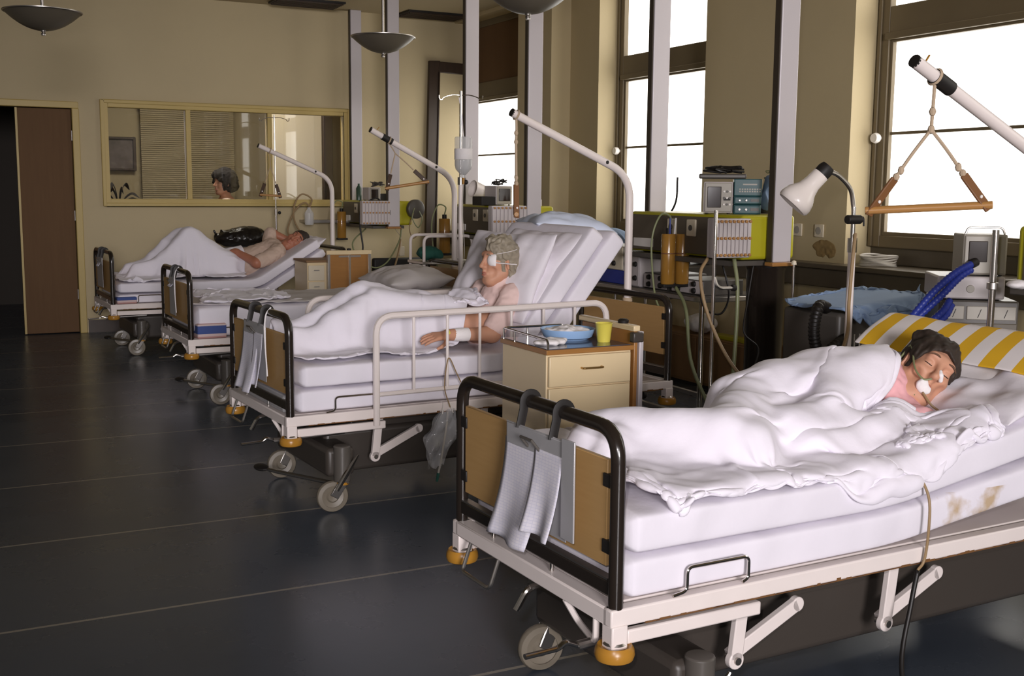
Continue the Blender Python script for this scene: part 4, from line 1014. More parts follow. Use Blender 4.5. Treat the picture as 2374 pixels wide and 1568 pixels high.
def pillow(k, c, ex, ey, L, W, T, lab, m=None, seed=0, name='pillow', crush=None, ears=0.03, cat='pillow'):
    """c centre; ex, ey in-plane axes; L, W, T sizes"""
    ex = unit(ex); ey = V(*ey); ey = unit(ey-ex*(ey @ ex)); ez = np.cross(ex, ey); N = 26
    a = np.linspace(-1, 1, N); A, B = np.meshgrid(a, a, indexing='ij'); mb = MB()
    prof = (np.clip(1-np.abs(A)**2.6, 0, 1)*np.clip(1-np.abs(B)**2.6, 0, 1))**0.62
    pin = 1-0.07*(1-np.abs(A*B)**0.6)*(np.maximum(np.abs(A), np.abs(B))**3)
    for sgn in (1, -1):
        X = A*L/2*pin; Y = B*W/2*pin
        Q = np.stack([X, Y, 0*X+seed], -1); wr = vnoise(Q, 9, seed)*0.012+(ridge(Q*V(1, 0.5, 1), 9, seed+2)-0.3)*0.016+(ridge(Q*V(0.5, 1, 1), 16, seed+4)-0.3)*0.008
        Z = sgn*(prof*T/2)+wr*(0.4+prof)
        if crush is not None: Z = Z+crush(A, B)
        G = V(*c)+X[..., None]*ex+Y[..., None]*ey+Z[..., None]*ez
        mb.grid(G if sgn > 0 else G[::-1])
    bmv = mb.build(name, m or M['pillow'], sharp=180, weld=True)
    bm = bmesh.new(); bm.from_mesh(bmv.data); bmesh.ops.remove_doubles(bm, verts=bm.verts, dist=0.002); bmesh.ops.recalc_face_normals(bm, faces=bm.faces); bm.to_mesh(bmv.data); bm.free()
    bmv.data.shade_smooth()
    s = bmv.modifiers.new('soft', 'SUBSURF'); s.levels = s.render_levels = 1
    return tag(at(k, bmv), lab, cat)

class Hill:
    """height field that cloth falls on"""
    def __init__(s, x0, x1, y0, y1, h=0.0125, base=0.0):
        s.x0, s.y0, s.h = x0, y0, h; s.nx = int((x1-x0)/h)+1; s.ny = int((y1-y0)/h)+1
        s.X, s.Y = np.meshgrid(x0+h*np.arange(s.nx), y0+h*np.arange(s.ny), indexing='ij'); s.H = np.full_like(s.X, base)
    def slab(s, fz, x0, x1, y0, y1, soft=0.05):
        """fz(x) height over a rectangle with rounded shoulders"""
        d = np.minimum(np.minimum(s.X-x0, x1-s.X), np.minimum(s.Y-y0, y1-s.Y))
        t = np.clip(d/soft, 0, 1); t = np.sqrt(np.clip(1-(1-t)**2, 0, 1))
        Z = fz(s.X); lo = s.H; s.H = np.where(d >= 0, np.maximum(lo, Z-(1-t)*soft), lo); return s
    def cones(s, lst, grow=0.008):
        for a, b, ra, rb in lst:
            a, b = V(*a), V(*b)
            for t in np.linspace(0, 1, 26):
                c = a+(b-a)*t; r = ra+(rb-ra)*t+grow; d2 = r*r-(s.X-c[0])**2-(s.Y-c[1])**2
                s.H = np.where(d2 > 0, np.maximum(s.H, c[2]+np.sqrt(np.maximum(d2, 0))), s.H)
        return s
    def ball(s, c, r):
        d = 1-((s.X-c[0])/r[0])**2-((s.Y-c[1])/r[1])**2
        s.H = np.where(d > 0, np.maximum(s.H, c[2]+r[2]*np.sqrt(np.maximum(d, 0))), s.H); return s
    def blur(s, n=1):
        for _ in range(n):
            H = s.H.copy(); H[1:-1, 1:-1] = (s.H[1:-1, 1:-1]*4+s.H[:-2, 1:-1]+s.H[2:, 1:-1]+s.H[1:-1, :-2]+s.H[1:-1, 2:])/8; s.H = np.maximum(H, s.H*0+H)
        return s
    def at(s, x, y):
        u = np.clip((x-s.x0)/s.h, 0, s.nx-1.001); v = np.clip((y-s.y0)/s.h, 0, s.ny-1.001); i = u.astype(int); j = v.astype(int); a = u-i; b = v-j
        H = s.H
        return H[i, j]*(1-a)*(1-b)+H[i+1, j]*a*(1-b)+H[i, j+1]*(1-a)*b+H[i+1, j+1]*a*b

def drape(hill, P, slack=1.05, steps=130, iters=7, pin=None, seed=0, jitter=0.012, stiff=0.12, fric=0.6, th=0.010, extra=None):
    """position based cloth on a height field; P (nu, nv, 3) start grid"""
    P = P.copy(); rs = np.random.RandomState(seed)
    ru = np.linalg.norm(P[1:]-P[:-1], axis=-1)*slack; rv = np.linalg.norm(P[:, 1:]-P[:, :-1], axis=-1)*slack
    rd1 = np.sqrt(ru[:, :-1]**2+rv[:-1]**2); 
    nz = rs.randn(*P.shape[:2], 3)
    for _ in range(4): nz[1:-1, 1:-1] = (nz[1:-1, 1:-1]*2+nz[:-2, 1:-1]+nz[2:, 1:-1]+nz[1:-1, :-2]+nz[1:-1, 2:])/6
    P += nz/ nz.std()*jitter*V(1, 1, 1.6)
    O = P.copy(); pins = P[pin].copy() if pin is not None else None
    def solve(A, B, r, w=1.0):
        d = B-A; L = np.linalg.norm(d, axis=-1)+1e-9; c = (0.5*w*(L-r)/L)[..., None]*d; return c
    for st in range(steps):
        Vv = (P-O)*0.96; O = P.copy(); P = P+Vv; P[..., 2] -= 0.0011
        for it in range(iters):
            for o in (0, 1):
                c = solve(P[o:-1:2], P[o+1::2], ru[o::2]); P[o:-1:2] += c; P[o+1::2] -= c
            for o in (0, 1):
                c = solve(P[:, o:-1:2], P[:, o+1::2], rv[:, o::2]); P[:, o:-1:2] += c; P[:, o+1::2] -= c
            if it % 2 == 0:
                for o in (0, 1):
                    c = solve(P[o:-1:2, :-1], P[o+1::2, 1:], rd1[o::2], 0.35); P[o:-1:2, :-1] += c; P[o+1::2, 1:] -= c
                    c = solve(P[o:-1:2, 1:], P[o+1::2, :-1], rd1[o::2], 0.35); P[o:-1:2, 1:] += c; P[o+1::2, :-1] -= c
                # bending
                a = (P[2:]+P[:-2])/2-P[1:-1]; P[1:-1] += a*stiff*0.5
                a = (P[:, 2:]+P[:, :-2])/2-P[:, 1:-1]; P[:, 1:-1] += a*stiff*0.5
            H = hill.at(P[..., 0], P[..., 1])+th; below = P[..., 2] < H
            P[..., 2] = np.where(below, H, P[..., 2])
            if pins is not None: P[pin] = pins
        P[..., :2] = np.where(below[..., None], O[..., :2]+(P[..., :2]-O[..., :2])*(1-fric), P[..., :2])
        d = P-O; L = np.linalg.norm(d, axis=-1, keepdims=True); P = O+d*np.minimum(1, 0.03/(L+1e-9))
    return P
def wrinkle(P, amp, sc, seed=0, dirs=((1, 0.35, 0.25), (0.4, 1, -0.45)), fine=0.35, mask=1.0):
    """raise soft creases along the surface normal"""
    du = np.gradient(P, axis=0); dv = np.gradient(P, axis=1); N = np.cross(du, dv); N /= np.linalg.norm(N, axis=-1, keepdims=True)+1e-9
    N *= np.sign((N[..., 2:]).mean()) ; d = 0
    for i, (a, b, t) in enumerate(dirs):
        X = P[..., 0]*math.cos(t)+P[..., 1]*math.sin(t); Y = -P[..., 0]*math.sin(t)+P[..., 1]*math.cos(t)
        Q = np.stack([X*a, Y*b, P[..., 2]*0.8], -1); d = d+ridge(Q, sc, seed+3*i)+fine*ridge(Q, sc*2.3, seed+50+i)
    d = d/len(dirs); N = N*V(0.25, 0.25, 0)+V(0, 0, 1); return P+N*((d-np.median(d))*amp*mask)[..., None]
def cloth(name, k, P, m, lab, cat, th=0.006, levels=1, smooth=1, group=None, wr=None):
    if wr:
        P = wrinkle(P, **wr); w2 = dict(wr); w2.update(amp=wr['amp']*0.35, sc=wr['sc']*2.6, seed=wr.get('seed', 0)+70, fine=0.5); P = wrinkle(P, **w2)
    for _ in range(smooth):
        Q = P.copy(); Q[1:-1, 1:-1] = P[1:-1, 1:-1]*0.5+(P[:-2, 1:-1]+P[2:, 1:-1]+P[1:-1, :-2]+P[1:-1, 2:])/8; P = Q
    o = MB().grid(P).build(name, m, sharp=180, weld=False)
    s = o.modifiers.new('thickness', 'SOLIDIFY'); s.thickness = th; s.offset = 1.0
    b = o.modifiers.new('soft', 'SUBSURF'); b.levels = b.render_levels = levels
    return tag(at(k, o), lab, cat, group)
def sheet_grid(x0, x1, y0, y1, z, nu, nv):
    X, Y = np.meshgrid(np.linspace(x0, x1, nu), np.linspace(y0, y1, nv), indexing='ij'); return np.stack([X, Y, 0*X+z], -1)

# ---- bed 1
flat1 = lambda x: 0.692+0.17*np.maximum(0, x-1.0)
mattress(1, [(0.03, 0.464), (0.98, 0.464), (2.14, 0.60)], 0.115, 'lower mattress of the nearest bed, with brown stains near its head end', seed=1, m=M['mattress_stained'])
mattress(1, [(0.04, 0.579), (0.98, 0.579), (2.12, 0.75)], 0.115, 'upper mattress under the sleeping woman in the nearest bed', seed=2, wob=0.010)
h1 = Hill(-0.1, 2.2, -0.75, 0.75, base=0.30)
h1.slab(lambda x: flat1(x)+0.006, 0.0, 2.15, -0.43, 0.43, 0.05)
h1.cones(BODY1, 0.014); h1.cones([BODY1[0], BODY1[1], BODY1[3]], 0.024); h1.ball((0.93, -0.19, 0.735), (0.15, 0.08, 0.055)); h1.ball((0.88, -0.13, 0.77), (0.15, 0.08, 0.055)); h1.blur(2)
NU, NV = 112, 96
P = sheet_grid(0.02, 1.60, -0.565, 0.60, 1.06, NU, NV)
u = np.linspace(0, 1, NU)[:, None]; v = np.linspace(0, 1, NV)[None, :]
P[..., 0] += 0.06*np.sin(v*9)*u - 0.36*u*np.exp(-((v-0.37)/0.08)**2) - 0.10*u*np.clip(0.16-v, 0, 1)/0.16 + 0.07*u*np.exp(-((v-0.57)/0.12)**2)
P[..., 1] += 0.10*u*np.clip(0.35-v, 0, 1)/0.35
P = drape(h1, P, 1.10, 150, 6, seed=5, jitter=0.016, stiff=0.10, th=0.026)
cloth('duvet', 1, P, M['duvet'], 'crumpled white duvet covering the sleeping woman in the nearest bed', 'duvet', th=0.012, smooth=1,
      wr=dict(amp=0.036, sc=4.0, seed=3, dirs=((1, 0.45, 0.5), (0.45, 1, -0.35)), fine=0.35))
# the bunched corner of the duvet by her chest
NB1 = 44
P = sheet_grid(1.08, 1.27, -0.415, -0.25, 0.95, NB1, 36)
P[..., 0] += 0.03*np.linspace(-1, 1, 36)[None, :]
P = drape(h1, P, 1.30, 110, 6, seed=25, jitter=0.03, stiff=0.06, th=0.03)
cloth('bunched_sheet', 1, P, M['duvet'], 'bunched white top sheet in front of the chest of the sleeping woman', 'sheet', th=0.012, wr=dict(amp=0.045, sc=9.0, seed=13, fine=0.4))
# ---- bed 2
mattress(2, [(0.03, 0.464), (1.265, 0.464), (1.89, 1.235)], 0.115, 'lower mattress of the second bed, with its back section raised steeply', seed=4)
mattress(2, [(0.05, 0.580), (1.20, 0.580), (1.755, 1.265)], 0.11, 'upper mattress under the seated patient, folded up behind the pillows', seed=5, wob=0.010)
h2 = Hill(-0.1, 2.2, -0.75, 0.75, base=0.33)
h2.slab(lambda x: 0.695+0*x, 0.0, 1.15, -0.43, 0.43, 0.05)
h2.cones([q for i, q in enumerate(BODY2) if i not in (0, 1, 2, 3, 4, 5, 6)], 0.012).blur(2)
P = sheet_grid(0.03, 1.12, -0.54, 0.54, 1.08, 92, 84)
v = np.linspace(0, 1, 84)[None, :]; u = np.linspace(0, 1, 92)[:, None]
P[..., 0] -= 0.34*u*np.clip(1-(v/0.34), 0, 1)**0.6
P = drape(h2, P, 1.05, 130, 6, seed=8, jitter=0.012, stiff=0.14, th=0.020)
cloth('bed_sheet', 2, P, M['sheet'], 'white sheet tented over the raised knees of the seated patient', 'sheet', th=0.006, wr=dict(amp=0.042, sc=4.5, seed=21, fine=0.3))
P = sheet_grid(0.98, 1.24, -0.24, 0.22, 1.06, 40, 56)
hb = Hill(-0.1, 2.2, -0.75, 0.75, base=0.33); hb.slab(lambda x: 0.70+0*x, 0.0, 1.6, -0.43, 0.43, 0.05); hb.cones(BODY2, 0.02); hb.ball((1.12, -0.03, 0.74), (0.14, 0.18, 0.22)); hb.blur(2)
P = drape(hb, P, 1.30, 110, 6, seed=33, jitter=0.03, stiff=0.06, th=0.02)
cloth('bunched_sheet', 2, P, M['sheet'], 'white sheet gathered up in front of the chest of the seated patient', 'sheet', th=0.010, wr=dict(amp=0.03, sc=9, seed=23))
# ---- bed 3
mattress(3, [(0.03, 0.464), (1.2, 0.464), (2.14, 0.50)], 0.22, 'thick mattress of the unoccupied third bed', seed=7, m=M['mattress'], wob=0.012)
h3 = Hill(-0.1, 2.25, -0.75, 0.75, base=0.40)
h3.slab(lambda x: 0.686+0.038*np.maximum(0, x-1.2), 0.0, 2.16, -0.43, 0.43, 0.04)
P = sheet_grid(0.02, 2.10, -0.53, 0.55, 0.90, 90, 60)
P = drape(h3, P, 1.012, 90, 6, seed=9, jitter=0.006, stiff=0.2, th=0.008)
cloth('bed_sheet', 3, P, M['greysheet'], 'flat grey white sheet on the unoccupied third bed', 'sheet', wr=dict(amp=0.012, sc=5, seed=41))
h3.slab(lambda x: 0.712+0*x, 0.02, 2.0, -0.42, 0.42, 0.02)
P = sheet_grid(0.12, 0.78, -0.40, 0.30, 0.95, 60, 56)
P[..., 1] += 0.10*np.linspace(0, 1, 60)[:, None]
P = drape(h3, P, 1.16, 120, 6, seed=12, jitter=0.02, stiff=0.10, th=0.012)
cloth('folded_blanket', 3, P, M['sheet'], 'crumpled white blanket lying at the foot of the unoccupied third bed', 'blanket', th=0.012, wr=dict(amp=0.035, sc=6, seed=45))
pillow(3, (1.80, 0.06, 0.79), (0, 1, 0), (-1, 0, -0.06), 0.74, 0.56, 0.20, 'plump grey white pillow at the head of the unoccupied third bed', m=M['greysheet'], seed=21)
# ---- bed 4
mattress(4, [(0.03, 0.464), (1.36, 0.464), (2.00, 0.86)], 0.085, 'lower mattress of the farthest bed, inclined under the man', seed=10)
mattress(4, [(0.04, 0.553), (1.32, 0.553), (1.95, 0.945)], 0.095, 'upper mattress of the farthest bed, directly under the man', seed=11)
h4 = Hill(-0.1, 2.2, -0.80, 0.80, base=0.38)
h4.slab(lambda x: 0.655+0.62*np.maximum(0, x-1.36), 0.0, 2.0, -0.43, 0.43, 0.05)
h4.cones(BODY4[:3]+BODY4[7:], 0.014).blur(2)
P = sheet_grid(0.03, 1.30, -0.60, 0.60, 1.22, 88, 76)
P = drape(h4, P, 1.04, 140, 6, seed=14, jitter=0.012, stiff=0.12, th=0.020)
cloth('bed_sheet', 4, P, M['sheet'], 'white sheet tented over the raised knees of the man in the farthest bed', 'sheet', wr=dict(amp=0.042, sc=4.5, seed=31, dirs=((0.3, 1, 0.15), (0.3, 1, -0.2)), fine=0.3))
pillow(4, (1.84, 0.0, 0.905), (0, 1, 0), (-0.85, 0, -0.53), 0.72, 0.42, 0.12, 'white pillow under the head of the man in the farthest bed', seed=23)

# pillows of the sleeping woman and the striped towel behind
pillow(1, (1.70, -0.10, 0.822), (0.02, 1, -0.02), (-1, 0, -0.20), 0.66, 0.46, 0.13, 'crumpled white pillow under the head of the sleeping woman', seed=31,
       crush=lambda A, B: -0.03*np.exp(-((A-0.05)**2+(B-0.3)**2)/0.25)+0.012*np.sin(7*A+4*B))
pillow(1, (1.79, 0.08, 0.885), (-0.15, 1, 0.04), (-0.88, 0, -0.47), 0.82, 0.42, 0.14, 'pillow coloured grey for its shadow, propped behind the sleeping woman under the striped towel', seed=32, m=M['greysheet'])  # grey material puts the shadow on this pillow into its colour
def on_pillow(a, b):      # point of the towel on the propped pillow; a across (y), b up the slope
    y = 0.06+a; return V(1.725+0.10*b+0.15*(0.35-y), y, 1.002+0.056*b-0.045*(0.35-y)-0.012*b*b-0.35*max(0, abs(a)-0.40)**1.5)
NA, NB = 40, 22
G = np.zeros((NA, NB, 3))
for i in range(NA):
    for j in range(NB):
        a = -0.46+0.78*i/(NA-1); b = -1.0+2.05*j/(NB-1); G[i, j] = on_pillow(a, b)
G[..., 2] += 0.006*vnoise(G, 11, 4)-0.03*np.clip(np.linspace(-1, 1.05, NB)[None, :]-0.75, 0, 1)**1.0
cloth('striped_towel', 1, G, M['towel_yellow'], 'yellow and white striped towel spread behind the head of the sleeping woman', 'towel', th=0.006, smooth=0)
# pillows of the seated patient
bk = unit((0.63, 0, 0.78))
pillow(2, (1.325, -0.02, 1.045), (-0.10, 1, 0.0), (0.44, 0, 0.90), 0.76, 0.52, 0.15, 'large white pillow directly behind the back of the seated patient', seed=41)
pillow(2, (1.475, -0.03, 1.09), (0, 1, 0.0), bk, 0.74, 0.50, 0.12, 'second white pillow leaning on the raised mattress of the second bed', seed=43)
pillow(2, (1.93, 0.26, 1.285), (0.3, 1, 0.0), (1, -0.2, -0.12), 0.52, 0.50, 0.17, 'pale blue pillow on top of the raised mattress of the second bed', seed=44, m=M['blue_white'])
# ------------------------------------------------------------------ things around the beds
# pull handles on the poles
def on_pole(E, U, d): return E-U*d+V(0, 0, -0.026)
grip(1, 'triangular pull handle on knotted cord in front of the right window', on_pole(E1, U1, 0.11), (1.535, 0, 1.712), (1.42, 0.135, 1.440), (1.66, -0.135, 1.462), 0.0135, 0.006)
grip(2, 'brown leather pull handle seen end on, hanging over the seated patient', on_pole(E2, U2, 0.03), (1.437, 0.0, 1.755), (1.385, -0.10, 1.37), (1.50, 0.10, 1.38), 0.013, 0.007)
grip(3, 'pull handle with a wooden bar on dark straps, over the empty third bed', on_pole(E3, U3, 0.17), (1.70, 0.02, 1.77), (1.645, 0.05, 1.503), (1.935, -0.05, 1.553), 0.012, 0.005, knots=False, dark=True)
grip(4, 'small dark pull handle in front of the observation window', on_pole(E4, U4, 0.12), (1.575, 0.0, 1.70), (1.485, 0.03, 1.430), (1.655, -0.03, 1.418), 0.011, 0.004, knots=False, dark=True)

# charts on the footboards
def chart(k, lab, y0, y1, zt, papers, bare=False, strap=False):
    t = at(k, thing('chart_holder', lab, 'clipboard', (0, 0, 0), 0, 'chart holders on footboards')); x = -0.034
    ym = (y0+y1)/2; w = y1-y0
    for yy in (ym+w*0.27, ym-w*0.27):
        MB().tube([(math.cos(a)*0.0215, yy, 0.915+math.sin(a)*0.0215) for a in np.linspace(-0.9, math.pi, 14)]+[(-0.022, yy, 0.895), (x, yy, zt-0.01)], 0.0045, 8, flat=3.2).build('hook', M['black'], t)
    MB().box(x-0.0015, x+0.0015, y0, y1, zt-0.27, zt).build('backing_plate', M['plate'], t, bevel=0.001)
    c = MB().box(x-0.006, x-0.0015, y0+0.01, y1-0.01, zt-0.062, zt-0.002)
    cl = c.build('clip_plate', M['plate'], t, bevel=0.002)
    MB().tube([(x-0.006, ym-0.03, zt-0.05), (x-0.03, ym-0.03, zt-0.02), (x-0.03, ym+0.03, zt-0.02), (x-0.006, ym+0.03, zt-0.05)], 0.004, 8).build('spring_clip', M['dark_instr'], cl)
    for i, (a, b, zb, cu, sk) in enumerate(papers):
        G = np.zeros((24, 14, 3))
        for r in range(24):
            s = r/23
            for q in range(14):
                f = q/13; G[r, q] = (x-0.005-0.002*i-0.012*s-cu*s*s*0.6-0.014*s*math.sin(f*6.5+i)*s, a+(b-a)*f+sk*s*s, (zt-0.045)+(zb-zt+0.045)*s)
        o = MB().grid(G).build('chart_sheet', M['paper'], t, sharp=180); s = o.modifiers.new('thickness', 'SOLIDIFY'); s.thickness = 0.0008
    if strap:
        MB().tube(smooth_path([(0.0, y0+0.02, 0.94), (-0.028, y0+0.015, 0.90), (-0.04, y0-0.005, 0.80), (-0.036, y0-0.02, 0.62)], 6), 0.0035, 6).build('string', M['gauze'], t)
    return t
chart(1, 'metal chart holder with loose paper charts on the nearest footboard', -0.245, 0.08, 0.852, [(-0.14, 0.078, 0.515, 0.03, 0.055), (-0.232, -0.09, 0.585, 0.05, -0.01)])
MB().box(-0.046, -0.041, -0.298, -0.236, 0.595, 0.862).build('xray', M['plate'], None, bevel=0.001)
o = bpy.data.objects['xray']; o.name = 'chart_board'; at(1, tag(o, 'second bare metal chart board hanging beside the papers on the nearest footboard', 'clipboard'))
chart(2, 'chart holder with one grey paper and a white cord on the second footboard', -0.20, 0.13, 0.858, [(-0.10, 0.135, 0.52, 0.05, 0.03), (-0.17, -0.04, 0.56, 0.02, 0.0)], strap=True)
chart(3, 'small chart holder with a white cord on the third footboard', -0.13, 0.06, 0.866, [(-0.09, 0.03, 0.80, 0.01, 0.0)], strap=True)
chart(4, 'dark cluttered chart holder on the farthest footboard', -0.16, 0.14, 0.86, [(-0.08, 0.06, 0.78, 0.01, 0.0)])

# folded towels at the foot ends
def towel(k, x0, x1, y0, y1, z, n, m, lab):
    mb = MB(); h = 0.021*n
    mb.box(x0, x1, y0, y1, z+0.002, z+h)
    o = mb.build('folded_towel', m, bevel=0.012, seg=3); return at(k, tag(o, lab, 'towel'))
towel(3, 0.04, 0.24, -0.455, -0.16, 0.462, 5, M['towel_blue'], 'folded blue and pink striped towel at the near foot corner of the third bed')
towel(4, 0.03, 0.20, -0.46, -0.10, 0.462, 3, M['towel_blue'], 'folded striped towel at the foot of the farthest bed')
towel(2, -0.01, 0.022, -0.36, 0.24, 0.463, 4, M['film'], 'crinkled clear plastic sheet tucked behind the crossbar of the second footboard')
# drainage bag under the second bed
t = at(2, thing('drainage_bag', 'clear plastic drainage bag hanging from the near side of the second bed', 'bag', (0, 0, 0)))
G = np.zeros((26, 12, 3))
for i in range(26):
    s = i/25; c = V(0.785-0.065*s, -0.475, 0.425-0.275*s); wd = 0.042+0.035*math.sin(math.pi*min(1, s*1.1))
    for j in range(12):
        f = j/11*2-1; G[i, j] = c+V(wd*f, -0.012*math.sin(5*f+7*s)-0.010*math.sin(13*s+2*f), 0.012*math.sin(9*f))
mb = MB(); mb.grid(G); G2 = G.copy(); G2[..., 1] += 0.024+0.012*np.sin(G[..., 2]*70)[...]; mb.grid(G2[::-1])
mb.build('pouch', M['film'], t, sharp=180)
MB().tube(smooth_path([(0.785, -0.475, 0.42), (0.77, -0.482, 0.33), (0.745, -0.484, 0.2), (0.728, -0.48, 0.11)], 6), 0.005, 8).build('outlet_tube', M['tube_clear'], t)
MB().cyl((0.730, -0.48, 0.12), (0.722, -0.48, 0.078), 0.008, 0.006).build('green_cap', M['green_cloth'], t)['label'] = 'green tip of the outlet tube'
MB().tube(smooth_path([(0.80, -0.47, 0.44), (0.77, -0.468, 0.54), (0.785, -0.466, 0.66), (0.80, -0.466, 0.68), (0.83, -0.466, 0.62), (0.87, -0.466, 0.54)], 7), 0.003, 6).build('inlet_tube', M['tube_tan'], t)
for dx in (-0.03, 0.03): MB().tube([(0.785+dx, -0.474, 0.41), (0.785+dx*0.6, -0.46, 0.46), (0.785+dx*0.6, -0.43, 0.465)], 0.0025, 6).build('hook', M['white_plastic'], t)

# bedside cabinet between the two nearest beds
t = thing('bedside_cabinet', 'cream bedside cabinet with wooden top and one drawer, between the two nearest beds', 'cabinet', (2.173, 3.95, 0))
MB().box(0, 0.405, 0.014, 0.41, 0.08, 0.838).build('body', M['cream'], t, bevel=0.003)
tb = MB().box(-0.008, 0.412, -0.004, 0.418, 0.838, 0.858).build('worktop', M['oak'], t, bevel=0.002)
MB().box(0.004, 0.400, 0.010, 0.41, 0.8581, 0.8605).build('worktop_surface', mat('slate blue laminate top', (0.075, 0.082, 0.11), 0.10), tb)
dr = MB().box(0.006, 0.395, -0.004, 0.014, 0.705, 0.830).build('drawer', M['cream'], t, bevel=0.004)
MB().tube(fillet([(0.155, -0.004, 0.778), (0.155, -0.026, 0.778), (0.25, -0.026, 0.778), (0.25, -0.004, 0.778)], 0.008, 4), 0.0042, 8).build('handle', mat('brass', (0.45, 0.28, 0.10), 0.3, 0.9), dr)
MB().box(0.006, 0.395, -0.002, 0.014, 0.10, 0.698).build('door', M['cream'], t, bevel=0.004)
rl = MB(); rl.tube(fillet([(0.16, 0.012, 0.862), (0.16, 0.008, 0.905), (0.0, 0.008, 0.905), (0.0, 0.40, 0.905), (0.24, 0.405, 0.905), (0.24, 0.405, 0.862)], 0.012, 4)[0:0] or fillet([(0.002, 0.004, 0.860), (0.002, 0.004, 0.898), (0.002, 0.404, 0.905), (0.30, 0.406, 0.905), (0.30, 0.406, 0.86)], 0.02, 5), 0.0052, 8)
for p in ((0.002, 0.30), (0.002, 0.404), (0.12, 0.406)): rl.cyl((p[0], p[1], 0.858), (p[0], p[1], 0.904), 0.0042, n=8)
rl.build('gallery_rail', M['chrome'], t)
for x in (0.04, 0.365):
    for y in (0.05, 0.37): 
        MB().lathe([(0, 0), (0.024, 0.002), (0.028, 0.02), (0.02, 0.05), (0.012, 0.08), (0, 0.08)], (x, y, 0.0), n=14).build('foot_castor', M['black'], t)
fl = MB().box(0.412, 0.430, 0.0, 0.43, 0.36, 0.915).build('table_flap', M['oak'], t, bevel=0.003)
MB().box(0.404, 0.437, -0.008, 0.45, 0.915, 0.940).build('flap_edge', M['cream'], fl, bevel=0.005)
MB().box(0.432, 0.452, -0.012, 0.010, 0.02, 0.915).build('flap_post', M['alu'], fl, bevel=0.003)
MB().lathe([(0, 0), (0.022, 0), (0.024, 0.012), (0.015, 0.018), (0, 0.018)], (0.42, 0.10, 0.940), n=18).build('flap_knob', M['black'], fl)
MB().box(0.395, 0.447, -0.022, 0.012, 0.870, 0.912).build('flap_clamp', M['chassis'], fl, bevel=0.006)
t = thing('bowl', 'pale blue plastic bowl lined with tissue on the near bedside cabinet', 'bowl', (2.415, 4.215, 0.8606), R(20))
pr = [(0, 0), (0.085, 0), (0.10, 0.012), (0.115, 0.045), (0.119, 0.047), (0.119, 0.043), (0.105, 0.012), (0.088, 0.004), (0, 0.004)]
MB().lathe(pr, n=40).build('basin', M['bowl'], t)
lin = SDF(); lin.ell((0, 0, 0.034), (0.10, 0.10, 0.022), None, 0.01)
lin.mesh('tissue_lining', M['gauze'], 0.006, t, lambda P: 0.010*vnoise(P, 30, 3)+0.005*vnoise(P, 70, 4))
MB().lathe([(0, 0), (0.027, 0), (0.029, 0.01), (0.036, 0.075), (0.039, 0.079), (0.037, 0.081), (0.034, 0.077), (0.027, 0.006), (0, 0.006)], n=28).build('cup', M['cup'], None, loc=(2.512, 4.075, 0.8606))
tag(bpy.data.objects['cup'], 'yellow plastic cup standing on the near bedside cabinet', 'cup')
lin = SDF(); lin.ell((0, 0, 0.008), (0.075, 0.045, 0.014), None, 0.01); lin.ell((0.04, 0.02, 0.010), (0.05, 0.03, 0.014), None, 0.01)
o = lin.mesh('tissue', M['gauze'], 0.005, None, lambda P: 0.006*vnoise(P, 40, 5)); o.location = (2.25, 4.08, 0.864); tag(o, 'crumpled white tissue lying at the left edge of the near bedside cabinet', 'tissue')

# far bedside cabinet with hinged table flap
t = thing('bedside_cabinet', 'small bedside cabinet with brown folded table flap, beside the farthest bed', 'cabinet', (2.985, 9.98, 0))
MB().box(0, 0.40, 0.0, 0.40, 0.08, 0.825).build('body', M['cream'], t, bevel=0.004)
MB().box(-0.01, 0.41, -0.01, 0.41, 0.825, 0.845).build('worktop', M['cardboard'], t, bevel=0.003)
for z0, z1 in ((0.66, 0.80), (0.50, 0.65)):
    d = MB().box(0.01, 0.16, -0.010, 0.0, z0, z1).build('drawer', M['ivory'], t, bevel=0.004); MB().box(0.06, 0.11, -0.016, -0.010, z1-0.05, z1-0.042).build('handle', M['steel'], d)
fl = MB().box(0.185, 0.575, -0.055, -0.035, 0.40, 0.895).build('table_flap', M['oak'], t, bevel=0.003)
MB().box(0.165, 0.595, -0.065, -0.03, 0.895, 0.935).build('flap_edge', M['cream'], fl, bevel=0.005)
MB().box(0.375, 0.392, -0.068, -0.055, 0.40, 0.895).build('flap_post', M['chrome'], fl); MB().box(0.28, 0.49, -0.066, -0.056, 0.872, 0.888).build('flap_bar', M['steel'], fl)
MB().lathe([(0, 0), (0.02, 0), (0.02, 0.015), (0, 0.02)], (0.383, -0.045, 0.935), n=14).build('flap_knob', M['black'], fl)
for s in (0.185, 0.575): MB().box(s-0.012, s+0.012, -0.07, -0.03, 0.40, 0.90).build('flap_bracket', M['steel'], fl, bevel=0.002)
for x in (0.04, 0.36):
    for y in (0.05, 0.35): MB().cyl((x, y, 0), (x, y, 0.08), 0.02, 0.014).build('foot_castor', M['black'], t)

